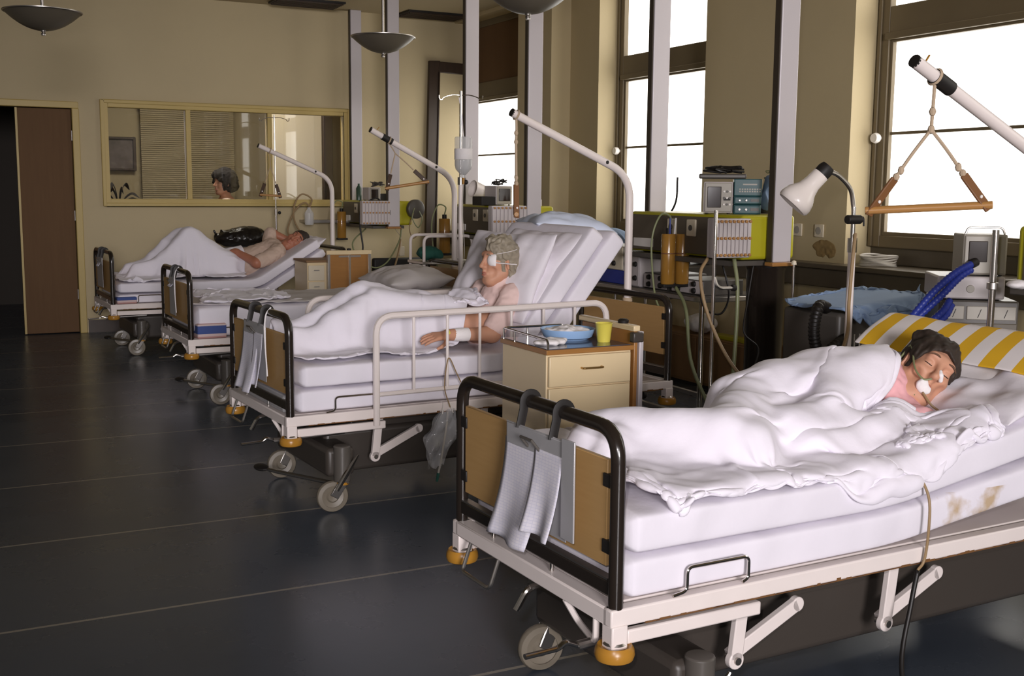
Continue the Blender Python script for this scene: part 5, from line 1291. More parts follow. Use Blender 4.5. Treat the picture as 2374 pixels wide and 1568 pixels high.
# infusion stands
def stand(x, y, h, lab, r=0.0125, white_to=0.0, hooks=True, knob=True):
    t = thing('infusion_stand', lab, 'stand', (x, y, 0), 0, 'infusion stands')
    MB().cyl((0, 0, 0.07), (0, 0, white_to or h*0.55), r*1.25, n=14).build('lower_tube', M['white_metal'] if white_to else M['chrome'], t)
    MB().cyl((0, 0, (white_to or h*0.55)), (0, 0, h), r*0.85, n=14).build('upper_tube', M['chrome'], t)
    MB().cyl((0, 0, (white_to or h*0.55)-0.02), (0, 0, (white_to or h*0.55)+0.035), r*1.7, n=14).build('collar', M['steel'], t)
    if knob: MB().ball((0.035, -0.012, white_to or h*0.55), 0.018, 12).build('knob', M['black'], t)
    for k in range(5):
        a = 2*math.pi*k/5+0.3; e = V(math.cos(a), math.sin(a), 0)
        l = MB().tube([V(0, 0, 0.085), e*0.12+V(0, 0, 0.08), e*0.25+V(0, 0, 0.06)], 0.011, 8).build('leg', M['chrome'], t)
        MB().lathe([(0, -0.01), (0.026, -0.009), (0.026, 0.009), (0, 0.01)], e*0.25+V(0, 0, 0.0265), np.cross(e, V(0, 0, 1)), 14).build('castor', M['black'], l)
    if hooks:
        for k in range(2):
            sg = 1 if k else -1; e = V(0.92, -0.38, 0)*sg
            MB().tube(smooth_path([V(0, 0, h-0.03), e*0.06+V(0, 0, h-0.028), e*0.12+V(0, 0, h-0.045), e*0.135+V(0, 0, h-0.062), e*0.152+V(0, 0, h-0.055), e*0.155+V(0, 0, h-0.03)], 5), 0.0035, 7).build('hook', M['chrome'], t)
    return t
stand(3.368, 7.45, 2.19, 'infusion stand carrying the clear bottle, between the second and third beds', 0.0135, 1.55)
stand(3.20, 11.80, 2.25, 'thin infusion stand behind the man, in front of the observation window', 0.009)
t = thing('infusion_bottle', 'clear infusion bottle hanging upside down between the second and third beds', 'bottle', (3.372, 7.415, 1.585))
MB().lathe([(0, 0.285), (0.058, 0.283), (0.063, 0.275), (0.063, 0.085), (0.056, 0.055), (0.026, 0.022), (0.018, 0.015), (0.018, -0.005), (0, -0.005)], n=32).build('flask', M['bottle'], t)
MB().lathe([(0, 0.12), (0.060, 0.12), (0.060, 0.085), (0.053, 0.057), (0.02, 0.022), (0, 0.02)], n=32).build('fluid', M['fluid'], t)
MB().lathe([(0.0635, 0.20), (0.0642, 0.199), (0.0642, 0.125), (0.0635, 0.124)], n=32, close=True).build('label', M['gauze'], t)
MB().tube([(0, 0, 0.283), (0, 0.012, 0.33), (0, 0.03, 0.46), (-0.02, 0.035, 0.56)], 0.004, 7).build('hanger', M['gauze'], t)
MB().cyl((0, 0, -0.005), (0, 0, -0.05), 0.010, 0.007).build('drip_chamber', M['amber'], t)
MB().tube(smooth_path([(0, 0, -0.05), (-0.01, -0.01, -0.25), (0.0, -0.02, -0.55), (-0.06, -0.05, -0.75)], 8), 0.003, 6).build('drip_tube', M['tube_clear'], t)
# lamp stand by the first bed
t = thing('spot_lamp', 'white spot lamp on a bent gooseneck, clamped to a white pole behind the nearest bed', 'lamp', (3.435, 3.60, 0))
MB().cyl((0, 0, 0.05), (0, 0, 1.27), 0.0155, n=14).build('pole', M['white_metal'], t)
MB().cyl((0, 0, 1.25), (0, 0, 1.31), 0.020, n=14).build('collar', M['chrome'], t)
MB().cyl((0, 0, 1.28), (0, 0, 1.44), 0.010, n=12).build('upper_pole', M['chrome'], t)
MB().lathe([(0.24, 0), (0.24, 0.02), (0.20, 0.035), (0.03, 0.055), (0, 0.055)], n=30).build('base', M['chassis'], t)
MB().tube(smooth_path([(0, 0, 1.42), (-0.005, 0, 1.45), (-0.035, -0.01, 1.515), (-0.11, -0.02, 1.568), (-0.18, -0.03, 1.588)], 7), 0.0095, 10).build('gooseneck', M['steel'], t)
cl = MB(); cl.cyl((-0.045, -0.01, 1.388), (0.03, -0.01, 1.388), 0.019, n=14)
o = cl.build('clamp', M['black'], t, bevel=0.004); MB().tube(smooth_path([(0.02, -0.01, 1.40), (0.045, -0.01, 1.395), (0.05, -0.01, 1.36)], 5), 0.004, 7).build('clamp_lever', M['black'], o)
hd = unit((-0.50, 0.30, -0.65)); hp = V(-0.192, -0.03, 1.592)
MB().lathe([(0, -0.02), (0.028, -0.018), (0.034, 0.0), (0.034, 0.035), (0, 0.035)], hp, hd, 20).build('lamp_socket', M['black'], t)
MB().lathe([(r*0.9, z*0.86) for r, z in ((0.032, 0.02), (0.038, 0.03), (0.040, 0.09), (0.048, 0.125), (0.072, 0.165), (0.081, 0.195), (0.080, 0.215), (0.074, 0.225), (0.068, 0.215), (0.068, 0.195), (0.040, 0.13), (0.030, 0.09), (0.030, 0.02))], hp, hd, 36, close=True).build('lamp_shade', M['lamp_white'], t)
MB().lathe([(0, 0.09), (0.024, 0.105), (0.046, 0.15), (0.038, 0.178), (0, 0.184)], hp, hd, 24).build('bulb', M['white_plastic'], t)
MB().tube(smooth_path([(0.0, -0.016, 1.33), (-0.02, -0.03, 1.25), (-0.05, -0.05, 1.05), (-0.10, -0.10, 0.92), (-0.24, -0.18, 0.78), (-0.42, -0.25, 0.62), (-0.5, -0.3, 0.45)], 8), 0.0075, 8).build('cable', M['tube_tan'], t)
# bare chrome poles
t = thing('chrome_pole', 'tall chrome pole with a hooked foot rest, left of the nearest column', 'pole', (3.69, 4.88, 0))
MB().cyl((0, 0, 0.02), (0, 0, 1.40), 0.0105, n=12).build('tube', M['chrome'], t); MB().lathe([(0, 0), (0.11, 0), (0.11, 0.012), (0.02, 0.03), (0, 0.03)], n=24).build('base', M['chassis'], t)
MB().tube(fillet([(0.0, 0, 1.05), (0.012, -0.01, 1.0), (0.04, -0.01, 0.985), (0.12, -0.01, 0.985)], 0.02, 4), 0.010, 8).build('hook_arm', M['steel'], t); MB().lathe([(0, 0), (0.018, 0), (0.018, 0.02), (0, 0.02)], (0.115, -0.01, 0.985), (1, 0, 0), 12).build('arm_tip', M['black'], t)
t = thing('chrome_pole', 'thin chrome pole standing right of the black pedestal', 'pole', (4.235, 4.88, 0))
MB().cyl((0, 0, 0.02), (0, 0, 1.10), 0.008, n=12).build('tube', M['chrome'], t); MB().lathe([(0, 0), (0.09, 0), (0.09, 0.012), (0.02, 0.03), (0, 0.03)], n=24).build('base', M['chassis'], t)
MB().lathe([(0, 0), (0.015, 0), (0.012, 0.02), (0, 0.025)], (0, 0, 1.10), n=12).build('finial', M['ivory'], t)
t = thing('chrome_pole', 'bright chrome pole hooked at the bottom, in front of the ventilator', 'pole', (3.70, 3.10, 0))
MB().cyl((0, 0, 0.90), (0, 0, 1.36), 0.0135, n=14).build('tube', M['chrome'], t); MB().lathe([(0.0135, -0.015), (0.022, -0.012), (0.022, 0.012), (0.0135, 0.015)], (0, 0, 1.14), n=16, close=True).build('collar', M['steel'], t)
MB().tube(fillet([(0, 0, 0.96), (0, 0, 0.93), (0.09, -0.02, 0.93)], 0.03, 5), 0.015, 10).build('hook_arm', M['black_tube'], t)
MB().cyl((0, 0, 0.02), (0, 0, 0.92), 0.012, n=12).build('lower_tube', M['black_tube'], t); MB().lathe([(0, 0), (0.10, 0), (0.10, 0.012), (0.02, 0.03), (0, 0.03)], n=24).build('base', M['chassis'], t)

# monitors and boxes on the panels
def monitor(x, y, z, w, d, h, lab, m=None, scr=(0.12, 0.60, 0.20, 0.85), rz=0.0, knobs=True):
    t = thing('monitor', lab, 'monitor', (x, y, z), rz, 'bedside monitors')
    MB().box(0, w, 0, d, 0.006, h).build('casing', m or M['white_instr'], t, bevel=0.006)
    f = MB().box(0.006, w-0.006, -0.008, 0.0, 0.012, h-0.006).build('front', m or M['grey_instr'], t, bevel=0.004)
    MB().box(w*scr[0], w*scr[1], -0.012, -0.006, h*scr[2], h*scr[3]).build('screen', M['screen'], f, bevel=0.004)
    if knobs:
        for i in range(3):
            for j in range(3):
                MB().lathe([(0, 0), (0.007, 0), (0.006, 0.008), (0, 0.008)], (w*0.70+w*0.10*i, -0.008, h*(0.30+0.2*j)), (0, -1, 0), 10).build('knob', M['dark_instr'] if (i+j) % 2 else M['white_plastic'], f)
        MB().box(w*0.68, w*0.92, -0.011, -0.006, h*0.42, h*0.50).build('display', M['black'], f)
    for xx in (0.02, w-0.02):
        for yy in (0.02, d-0.02): MB().cyl((xx, yy, 0), (xx, yy, 0.008), 0.008, n=8).build('rubber_foot', M['black'], t)
    return t
monitor(3.97, 5.37, 1.37, 0.165, 0.22, 0.185, 'white monitor with a dark square screen, left of the teal instruments', rz=R(-36))
def instrument(x, y, z, w, d, h, m, lab, deco=True, name='instrument', cat='instrument', rz=0):
    t = thing(name, lab, cat, (x, y, z), rz)
    MB().box(0, w, 0, d, 0.0, h).build('casing', m, t, bevel=0.005)
    if deco:
        f = MB().box(0.006, w-0.006, -0.006, 0.0, 0.006, h-0.006).build('front', m, t, bevel=0.003)
        for i in range(2): MB().lathe([(0, 0), (h*0.13, 0), (h*0.11, 0.010), (0, 0.010)], (w*(0.22+0.24*i), -0.006, h*0.5), (0, -1, 0), 14).build('dial', M['chrome'], f)
        MB().box(w*0.62, w*0.92, -0.009, -0.005, h*0.35, h*0.65).build('display', M['dark_instr'], f)
    return t
t = instrument(4.108, 5.270, 1.37, 0.155, 0.21, 0.055, M['teal'], 'lowest flat teal instrument of the stack beside the white monitor', rz=R(-36))
t = instrument(4.108, 5.270, 1.426, 0.155, 0.21, 0.048, M['teal'], 'middle dark teal instrument with a chrome dial, in the stack beside the white monitor', rz=R(-36))
t = thing('instrument', 'tall teal instrument with grey lettering, topmost of the stack beside the white monitor', 'instrument', (4.106, 5.268, 1.4745), R(-36))
MB().box(0, 0.158, 0, 0.21, 0, 0.098).build('casing', M['teal'], t, bevel=0.005)
f = MB()
for j, (a, b) in enumerate(((0.05, 0.13),)): f.box(a, b, -0.002, 0.001, 0.062, 0.070)
for r in range(2):
    for i in range(9): f.box(0.03+i*0.014, 0.039+i*0.014, -0.002, 0.001, 0.022+r*0.013, 0.030+r*0.013)
f.build('printed_scale', M['grey_instr'], t)
t = thing('cable_bundle', 'dark coil of cables heaped on the teal instruments', 'cable', (4.16, 5.36, 1.573), R(-36))
rnd = random.Random(2); mb = MB()
mb.box(-0.19, 0.08, -0.08, 0.08, 0.0, 0.028)
mb.build('black_case', M['dark_instr'], t, bevel=0.008)
for j in range(5):
    p = [(-0.17+0.24*rnd.random(), -0.07+0.14*rnd.random(), 0.034+0.04*rnd.random()) for i in range(6)]
    MB().tube(smooth_path(p, 6), 0.006, 7).build('cable', M['black_hose'], t)
t = thing('breathing_mask', 'crumpled blue breathing mask and thin tubes hanging behind the nearest column', 'mask', (4.36, 5.28, 1.37))
s = SDF(); s.cone((0, 0, 0.06), (0.03, 0, 0.19), 0.055, 0.04, 0.02); s.ell((0.02, -0.05, 0.12), (0.05, 0.05, 0.07), None, 0.02, True)
s.mesh('mask_shell', M['blue_cloth'], 0.007, t, lambda P: 0.008*vnoise(P, 25, 2))
for j in range(4):
    p = [(-0.02+0.1*rnd.random(), -0.02+0.06*rnd.random(), 0.17+0.10*rnd.random()) for i in range(5)]
    MB().tube(smooth_path([(0.02, 0, 0.16)]+p, 6), 0.003, 6).build('thin_tube', M['tube_green'], t)
MB().cyl((0, 0, 0.003), (0, 0, 0.06), 0.04, 0.05).build('mask_base', M['dark_instr'], t)
monitor(4.115, 8.40, 1.37, 0.15, 0.22, 0.16, 'small grey monitor with a dark screen in front of the far window', scr=(0.15, 0.85, 0.22, 0.85), knobs=False)
instrument(3.965, 8.36, 1.37, 0.13, 0.18, 0.072, M['black'], 'black box beside the small grey monitor on the middle service panel', deco=False, name='black_box', cat='box')
t = thing('desk_lamp', 'white conical lamp lying on the middle service panel behind the drip stand', 'lamp', (4.05, 8.75, 1.37))
MB().lathe([(0, 0), (0.03, 0.0), (0.035, 0.05), (0.07, 0.22), (0.072, 0.22), (0.04, 0.05), (0, 0.04)], (0.22, 0, 0.09), (-1, -0.1, 0.22), 26).build('lamp_shade', M['lamp_white'], t); MB().lathe([(0, 0), (0.07, 0), (0.07, 0.02), (0.02, 0.05), (0, 0.05)], (0.24, 0, 0), n=20).build('base', M['black'], t)
t = thing('tube_clutter', 'dark tangle of leads on top of the small grey monitor', 'cable', (4.19, 8.5, 1.53))
for j in range(6):
    p = [(-0.06+0.12*rnd.random(), -0.05+0.1*rnd.random(), 0.008+0.05*rnd.random()) for i in range(5)]
    MB().tube(smooth_path([(0, 0, 0.006)]+p, 5), 0.005, 6).build('lead', M['black_hose'], t)
for i, (dx, c) in enumerate(((0, M['pink']), (0.035, M['gauze']))):
    o = MB().lathe([(0, 0), (0.013, 0), (0.013, 0.05), (0.006, 0.06), (0.006, 0.08), (0, 0.08)], n=14).build('vial', c, None, loc=(4.33+dx, 8.1, 1.37)); tag(o, ['pink vial on the end of the middle service panel', 'white vial on the end of the middle service panel'][i], 'vial')
monitor(3.95+0.14, 11.4, 1.37, 0.13, 0.2, 0.14, 'small grey monitor at the end of the observation window', scr=(0.2, 0.8, 0.2, 0.85), knobs=False)
instrument(4.24, 11.5, 1.37, 0.17, 0.2, 0.075, M['black'], 'flat black box on the farthest service panel', deco=False, name='black_box', cat='box')
t = thing('tube_clutter', 'tangle of grey leads on the small monitor by the observation window', 'cable', (4.16, 11.48, 1.512))
for j in range(6):
    p = [(-0.04+0.16*rnd.random(), -0.05+0.1*rnd.random(), 0.008+0.05*rnd.random()) for i in range(5)]
    MB().tube(smooth_path([(0, 0, 0.006)]+p, 5), 0.005, 6).build('lead', M['dark_instr'], t)
o = MB().lathe([(0, 0), (0.03, 0), (0.03, 0.13), (0.012, 0.16), (0.012, 0.18), (0, 0.18)], n=16).build('green_bottle', mat('dark green bottle glass', (0.05, 0.09, 0.06), 0.2), None, loc=(4.085, 11.7, 1.37)); tag(o, 'dark green bottle beside the observation window frame', 'bottle')
t = thing('pressure_cuff', 'round grey gauge with hanging tubes at the end of the farthest panel', 'gauge', (4.47, 11.03, 1.25))
MB().box(-0.04, -0.02, 0.0, 0.075, 0.0, 0.06).build('bracket', M['dark_instr'], t)
MB().lathe([(0, -0.03), (0.085, -0.03), (0.10, -0.02), (0.10, 0.02), (0.085, 0.03), (0, 0.03)], (0, 0, 0.04), (0.2, -1, 0), 30).build('dial_case', M['dark_instr'], t)
MB().tube(smooth_path([(-0.03, -0.04, 0.05), (-0.06, -0.06, -0.05), (0.0, -0.07, -0.15), (0.05, -0.06, -0.06), (0.02, -0.05, 0.02)], 7), 0.006, 8).build('tube', M['tube_green'], t)
MB().tube(smooth_path([(-0.04, -0.04, 0.0), (-0.09, -0.05, -0.15), (-0.05, -0.06, -0.26), (0.02, -0.06, -0.2)], 7), 0.006, 8).build('tube', M['tube_tan'], t)

# amber suction jars
def jar(x, y, z, h, r, lab, two=True):
    t = thing('suction_jar', lab, 'jar', (x, y, z), 0, 'amber suction jars')
    for k in range(2 if two else 1):
        o = MB().lathe([(0, 0), (r*0.9, 0), (r, 0.008), (r, h*0.98), (r*0.93, h), (0, h)], (0.02+k*r*2.05, 0.0-k*0.02, 0), n=28).build('jar', M['amber_glass'], t)
        MB().lathe([(r*1.005, h*0.60), (r*1.02, h*0.605), (r*1.02, h*0.62), (r*1.005, h*0.625)], (0.02+k*r*2.05, -k*0.02, 0), n=28, close=True).build('band', M['leather'], o)
    MB().box(-r*0.6, r*3.6 if two else r*1.6, -r*0.7, r*0.9, -0.02, 0.0).build('shelf', M['black'], t, bevel=0.004)
    MB().lathe([(0, h), (r*0.4, h), (r*0.4, h+0.035), (0, h+0.035)], (0.02, 0, 0), n=14).build('valve', M['black'], t)
    MB().tube(smooth_path([(0.02, 0, h+0.03), (0.03, 0, h+0.10), (-0.05, -0.01, h+0.11), (-0.10, 0, h-0.05), (-0.07, 0, -0.05), (0.0, 0.02, -0.18)], 7), 0.006, 8).build('suction_tube', M['tube_green'], t)
    return t
jar(3.885, 5.62, 0.945, 0.30, 0.043, 'pair of amber suction jars in front of the nearest service panel')
jar(3.93, 9.08, 0.945, 0.30, 0.050, 'amber suction jar left of the drip stand, behind the empty bed', two=False)
jar(3.95, 11.95, 0.955, 0.29, 0.050, 'amber suction jar behind the bed lifting pole of the man', two=False)
for j, (x, y, lab) in enumerate(((3.90, 5.60, 'blue pen sticking out of the paired amber jars'), (3.94, 5.61, 'pale tube sticking out of the paired amber jars'))):
    o = MB().cyl((0, 0, 0), (0.008*j, 0, 0.10), 0.005, n=8).build('pen', M['blue_hose'] if j == 0 else M['gauze'], None, loc=(x, y, 1.24)); tag(o, lab, 'pen')
t = thing('oxygen_flask', 'small clear humidifier flask with looped tan tubes above the head of the man', 'flask', (3.62, 12.0, 1.10))
MB().lathe([(0, 0), (0.045, 0), (0.05, 0.02), (0.05, 0.13), (0.02, 0.17), (0.02, 0.19), (0, 0.19)], n=22).build('flask', M['bottle'], t)
MB().tube(smooth_path([(0, 0, 0.18), (0.03, 0, 0.28), (-0.08, 0, 0.33), (-0.16, 0, 0.22), (-0.17, -0.02, 0.05), (-0.10, -0.05, -0.1)], 8), 0.009, 8).build('tube', M['tube_tan'], t)
MB().tube(smooth_path([(0.02, 0, 0.18), (-0.05, 0, 0.24), (-0.16, 0, 0.15), (-0.24, 0, -0.05), (-0.2, -0.03, -0.15)], 8), 0.009, 8).build('tube', M['tube_tan'], t)
MB().box(-0.03, 0.6, 0.05, 0.28, 0.02, 0.05).build('bracket', M['steel'], t)

# hoses hanging from the panels
def hose(lab, pts, r, m, name='hose', cat='hose'):
    return tag(MB().tube(smooth_path(pts, 8), r, 9).build(name, m, sharp=180), lab, cat)
hose('tan hose curving from the gauge rack down behind the nearest bed', [(3.72, 4.98, 1.14), (3.66, 4.96, 1.05), (3.67, 4.90, 0.85), (3.75, 4.80, 0.6), (3.90, 4.66, 0.36), (4.0, 4.6, 0.15), (4.02, 4.58, 0.012)], 0.0095, M['tube_tan'])
hose('olive hose hanging straight below the gauge rack to the floor', [(3.93, 5.02, 1.13), (3.93, 4.98, 0.95), (3.90, 4.95, 0.6), (3.84, 4.90, 0.3), (3.80, 4.88, 0.1), (3.78, 4.86, 0.012)], 0.011, M['tube_green'])
hose('pair of olive tubes hanging from the amber jars to the floor', [(3.95, 5.6, 0.93), (3.96, 5.5, 0.8), (3.95, 5.42, 0.5), (4.0, 5.3, 0.25), (4.05, 5.2, 0.1), (4.06, 5.18, 0.012)], 0.011, M['tube_green'])
hose('dark looped cable below the nearest service panel', [(4.10, 5.35, 1.09), (4.12, 5.3, 0.9), (4.0, 5.22, 0.80), (3.86, 5.2, 0.86), (3.84, 5.2, 1.07)], 0.006, M['black_hose'], 'cable', 'cable')
hose('thin dark cable beside the black pedestal', [(4.10, 5.06, 1.10), (4.06, 5.05, 0.9), (4.0, 5.0, 0.72), (4.09, 4.98, 0.62), (4.04, 4.97, 0.45), (4.08, 4.97, 0.2), (4.08, 4.97, 0.008)], 0.005, M['black_hose'], 'cable', 'cable')
hose('olive tube hanging under the farthest service panel', [(4.30, 11.0, 1.08), (4.25, 10.95, 0.95), (4.1, 10.9, 0.75), (3.95, 10.88, 0.70), (3.80, 10.9, 0.80), (3.77, 11.0, 0.95), (3.98, 11.2, 1.085)], 0.008, M['tube_green'])
hose('pale hose from the farthest panel down to the third bed', [(4.32, 11.05, 1.09), (4.24, 10.9, 0.9), (4.08, 10.7, 0.62), (3.94, 10.55, 0.35), (3.9, 10.5, 0.012)], 0.010, M['tube_tan'])
hose('black flex hanging beside the amber jar near the man', [(4.08, 11.0, 1.37), (4.0, 10.98, 1.40), (3.86, 10.98, 1.30), (3.84, 10.97, 1.12), (3.86, 10.95, 0.9), (3.83, 10.95, 0.72), (3.80, 10.9, 0.012)], 0.009, M['black_hose'])
t = thing('bell_push', 'white nurse call plug dangling below the farthest panel', 'plug', (4.27, 10.92, 0.86)); MB().box(-0.03, 0.03, -0.012, 0.012, -0.05, 0.05).build('plug', M['ivory'], t, bevel=0.006); MB().tube([(0, 0, 0.05), (0.01, 0.05, 0.15), (0.0, 0.2, 0.23)], 0.004, 6).build('cord', M['ivory'], t)

# equipment trolley under the nearest panel
t = thing('equipment_trolley', 'chrome equipment trolley with instruments behind the headboard of the second bed', 'trolley', (4.02, 5.42, 0))
for z in (0.14, 0.86):
    f = MB(); f.bar((0, 0, z), (0, 1.35, z), 0.025, 0.03); f.bar((0.5, 0, z), (0.5, 1.35, z), 0.025, 0.03); f.bar((0, 0, z), (0.5, 0, z), 0.025, 0.03); f.bar((0, 1.35, z), (0.5, 1.35, z), 0.025, 0.03)
    f.build('frame', M['steel'], t, bevel=0.004)
MB().box(0.01, 0.49, 0.01, 1.34, 0.868, 0.880).build('shelf', M['dark_instr'], t)
for x in (0, 0.5):
    for y in (0, 1.35):
        l = MB().cyl((x, y, 0.06), (x, y, 0.90), 0.014, n=12).build('leg', M['chrome'], t); MB().lathe([(0, -0.012), (0.03, -0.01), (0.03, 0.01), (0, 0.012)], (x, y, 0.031), (1, 0, 0), 14).build('castor', M['black'], l)
def knobbed(x, y, z, w, d, h, m, lab):
    t = thing('instrument', lab, 'instrument', (x, y, z)); MB().box(0, d, 0, w, 0, h).build('casing', m, t, bevel=0.005)
    f = MB().box(-0.008, 0.0, 0.004, w-0.004, 0.006, h-0.006).build('front', M['ivory'] if m is M['grey_instr'] else M['white_instr'], t, bevel=0.003)
    for i in range(2):
        for j in range(2): MB().lathe([(0, 0), (0.018, 0), (0.015, 0.014), (0, 0.014)], (-0.008, w*(0.25+0.5*i), h*(0.28+0.45*j)), (-1, 0, 0), 14).build('knob', M['black'], f)
knobbed(4.05, 6.34, 0.972, 0.40, 0.40, 0.16, M['grey_instr'], 'grey instrument at the far end of the chrome equipment trolley')
knobbed(4.05, 6.14, 0.880, 0.16, 0.30, 0.20, M['white_instr'], 'white instrument with black knobs next to the paired amber jars')
knobbed(4.06, 5.84, 0.880, 0.26, 0.30, 0.10, M['dark_instr'], 'dark instrument behind the paired amber jars on the trolley')
knobbed(4.06, 5.47, 0.880, 0.32, 0.30, 0.09, M['dark_instr'], 'dark flat instrument under the gauge rack on the trolley')
o = MB().box(0, 0.40, 0, 0.39, 0, 0.09).build('blue_box', M['blue_hose'], None, loc=(4.06, 6.34, 0.8805), bevel=0.004); tag(o, 'dark blue box under the grey instrument at the far end of the equipment trolley', 'box')
t = thing('low_cupboard', 'low brown wooden cupboard against the wall under the middle window', 'cupboard', (5.16, 6.25, 0))
MB().box(0, 0.25, 0, 2.25, 0.03, 0.40).build('carcass', M['cardboard'], t, bevel=0.004)
for k in range(3): 
    d = MB().box(-0.012, 0, 0.01+k*0.75, 0.74+k*0.75, 0.05, 0.385).build('door', M['cardboard'], t, bevel=0.003); MB().lathe([(0, 0), (0.02, 0), (0.02, 0.006), (0, 0.006)], (-0.012, 0.55+k*0.75, 0.22), (-1, 0, 0), 12).build('pull', M['black'], d)
MB().box(0.02, 0.24, 0.02, 2.23, 0.0, 0.03).build('plinth', M['black'], t)
def crumple(lab, c, r, m, name, cat, seed, amp=0.02, h=0.009):
    s = SDF(); s.ell((0, 0, r[2]), r, None, 0.02); s.ell((r[0]*0.5, -r[1]*0.3, r[2]*0.9), (r[0]*0.6, r[1]*0.6, r[2]*0.8), None, 0.02)
    o = s.mesh(name, m, h, None, lambda P: amp*vnoise(P, 16, seed)+amp*0.5*vnoise(P, 38, seed+1)); o.location = c
    zmin = min(v.co.z for v in o.data.vertices); o.location.z = c[2]-zmin
    return tag(o, lab, cat)
crumple('crumpled clear plastic bag on the low cupboard, left', (5.28, 8.0, 0.40), (0.10, 0.17, 0.06), M['film'], 'plastic_bag', 'bag', 4)
crumple('crumpled white plastic bag on the low cupboard beside the chrome pole', (5.28, 7.15, 0.40), (0.10, 0.15, 0.07), M['gauze'], 'plastic_bag', 'bag', 6)
o = MB().box(0, 0.10, 0, 0.55, 0, 0.03).build('flat_packet', M['lime'], None, loc=(5.2, 6.35, 0.40), bevel=0.004); tag(o, 'flat yellow packet on the low cupboard behind the hanging hoses', 'packet')

# drapes by the middle window
def draped_cloth(name, lab, hill, P, loc, rz=0, seed=0, slack=1.05, m=None, th=0.005, stiff=0.12):
    P = drape(hill, P, slack, 110, 6, seed=seed, jitter=0.012, stiff=stiff, th=0.01)
    o = MB().grid(P).build(name, m or M['blue_cloth'], sharp=180, weld=False)
    s = o.modifiers.new('thickness', 'SOLIDIFY'); s.thickness = th; b = o.modifiers.new('soft', 'SUBSURF'); b.levels = b.render_levels = 1
    o.location = loc; o.rotation_euler.z = rz; return tag(o, lab, 'cloth')
hl = Hill(-0.6, 0.6, -1.0, 1.0, base=0.35); hl.slab(lambda x: 0.98+0*x, -0.22, 0.22, -0.75, 0.75, 0.05); hl.ball((0, -0.35, 0.97), (0.2, 0.24, 0.30)); hl.ball((0, 0.45, 0.97), (0.2, 0.3, 0.22)); hl.blur(4)
draped_cloth('blue_drape', 'light blue cloth draped over a machine below the middle window', hl, sheet_grid(-0.45, 0.45, -0.9, 0.9, 1.5, 46, 84), (4.92, 7.45, 0), 0, 3, m=M['blue_cloth'])
t = thing('covered_machine', 'machine on thin legs hidden under the light blue cloth below the middle window', 'machine', (4.92, 7.45, 0))
MB().box(-0.20, 0.20, -0.72, 0.72, 0.86, 0.965).build('casing', M['dark_instr'], t, bevel=0.02)
MB().ball((0, -0.35, 0.95), (0.17, 0.21, 0.28)).build('dome', M['grey_instr'], t); MB().ball((0, 0.45, 0.95), (0.17, 0.27, 0.2)).build('dome', M['grey_instr'], t)
for x in (-0.15, 0.15):
    for y in (-0.6, 0.6): MB().cyl((x, y, 0), (x, y, 0.87), 0.014, n=12).build('leg', M['chrome'], t)
o = MB().tube(smooth_path([(4.72, 7.0, 1.25), (4.80, 6.95, 1.30), (4.85, 6.9, 1.42), (4.86, 6.9, 1.60)], 6), 0.008, 8).build('black_rod', M['black_hose']); tag(o, 'thin black rod rising past the column from the light blue cloth', 'rod')

# covered trolley behind the nearest bed
t = thing('covered_trolley', 'dark trolley under the light blue drape behind the nearest bed', 'trolley', (4.25, 4.45, 0))
MB().box(-0.26, 0.26, -0.20, 0.22, 0.55, 0.90).build('casing', M['dark_instr'], t, bevel=0.02); MB().box(-0.28, 0.28, -0.22, 0.24, 0.15, 0.55).build('cabinet', M['chassis'], t, bevel=0.01)
for x in (-0.22, 0.22):
    for y in (-0.16, 0.18): MB().cyl((x, y, 0), (x, y, 0.15), 0.03, n=12).build('castor', M['black'], t)
for k, (x, z) in enumerate(((-0.12, 0.70), (0.0, 0.66), (0.10, 0.70))): MB().lathe([(0, 0), (0.04, 0), (0.035, 0.03), (0, 0.03)], (x, -0.20, z), (0, -1, 0), 18).build('dial', M['black'] if k != 1 else M['chrome'], t)
hl = Hill(-0.6, 0.65, -0.6, 0.6, base=0.62); hl.slab(lambda x: 0.915+0.10*(x+0.26)+0*x, -0.30, 0.32, -0.25, 0.26, 0.04); hl.blur(2)
draped_cloth('blue_drape', 'light blue drape over the dark trolley behind the nearest bed', hl, sheet_grid(-0.38, 0.44, -0.52, 0.40, 1.2, 50, 56), (4.25, 4.45, 0), 0, 5)
def ribbed(lab, pts, r, m, name='corrugated_hose'):
    P = smooth_path(pts, 10); L = [0]
    for a, b in zip(P[:-1], P[1:]): L.append(L[-1]+np.linalg.norm(b-a))
    n = int(L[-1]/0.006); Q = [np.array([np.interp(s, L, [p[i] for p in P]) for i in range(3)]) for s in np.linspace(0, L[-1], n)]
    return tag(MB().tube(Q, [r*(1+0.13*math.sin(2.1*i)) for i in range(n)], 12).build(name, m, sharp=180), lab, 'hose')
ribbed('black ribbed hose looping down the left side of the draped trolley', [(4.00, 4.35, 0.92), (3.90, 4.30, 0.93), (3.86, 4.28, 0.80), (3.90, 4.26, 0.60), (3.88, 4.25, 0.40), (3.9, 4.26, 0.20), (3.93, 4.26, 0.03)], 0.028, M['black_hose'])
ribbed('second black ribbed hose bulging lower beside the thin chrome pole', [(4.02, 4.22, 0.78), (3.92, 4.18, 0.76), (3.80, 4.2, 0.66), (3.84, 4.2, 0.58), (3.95, 4.22, 0.70), (4.04, 4.23, 0.74)], 0.026, M['black_hose'])
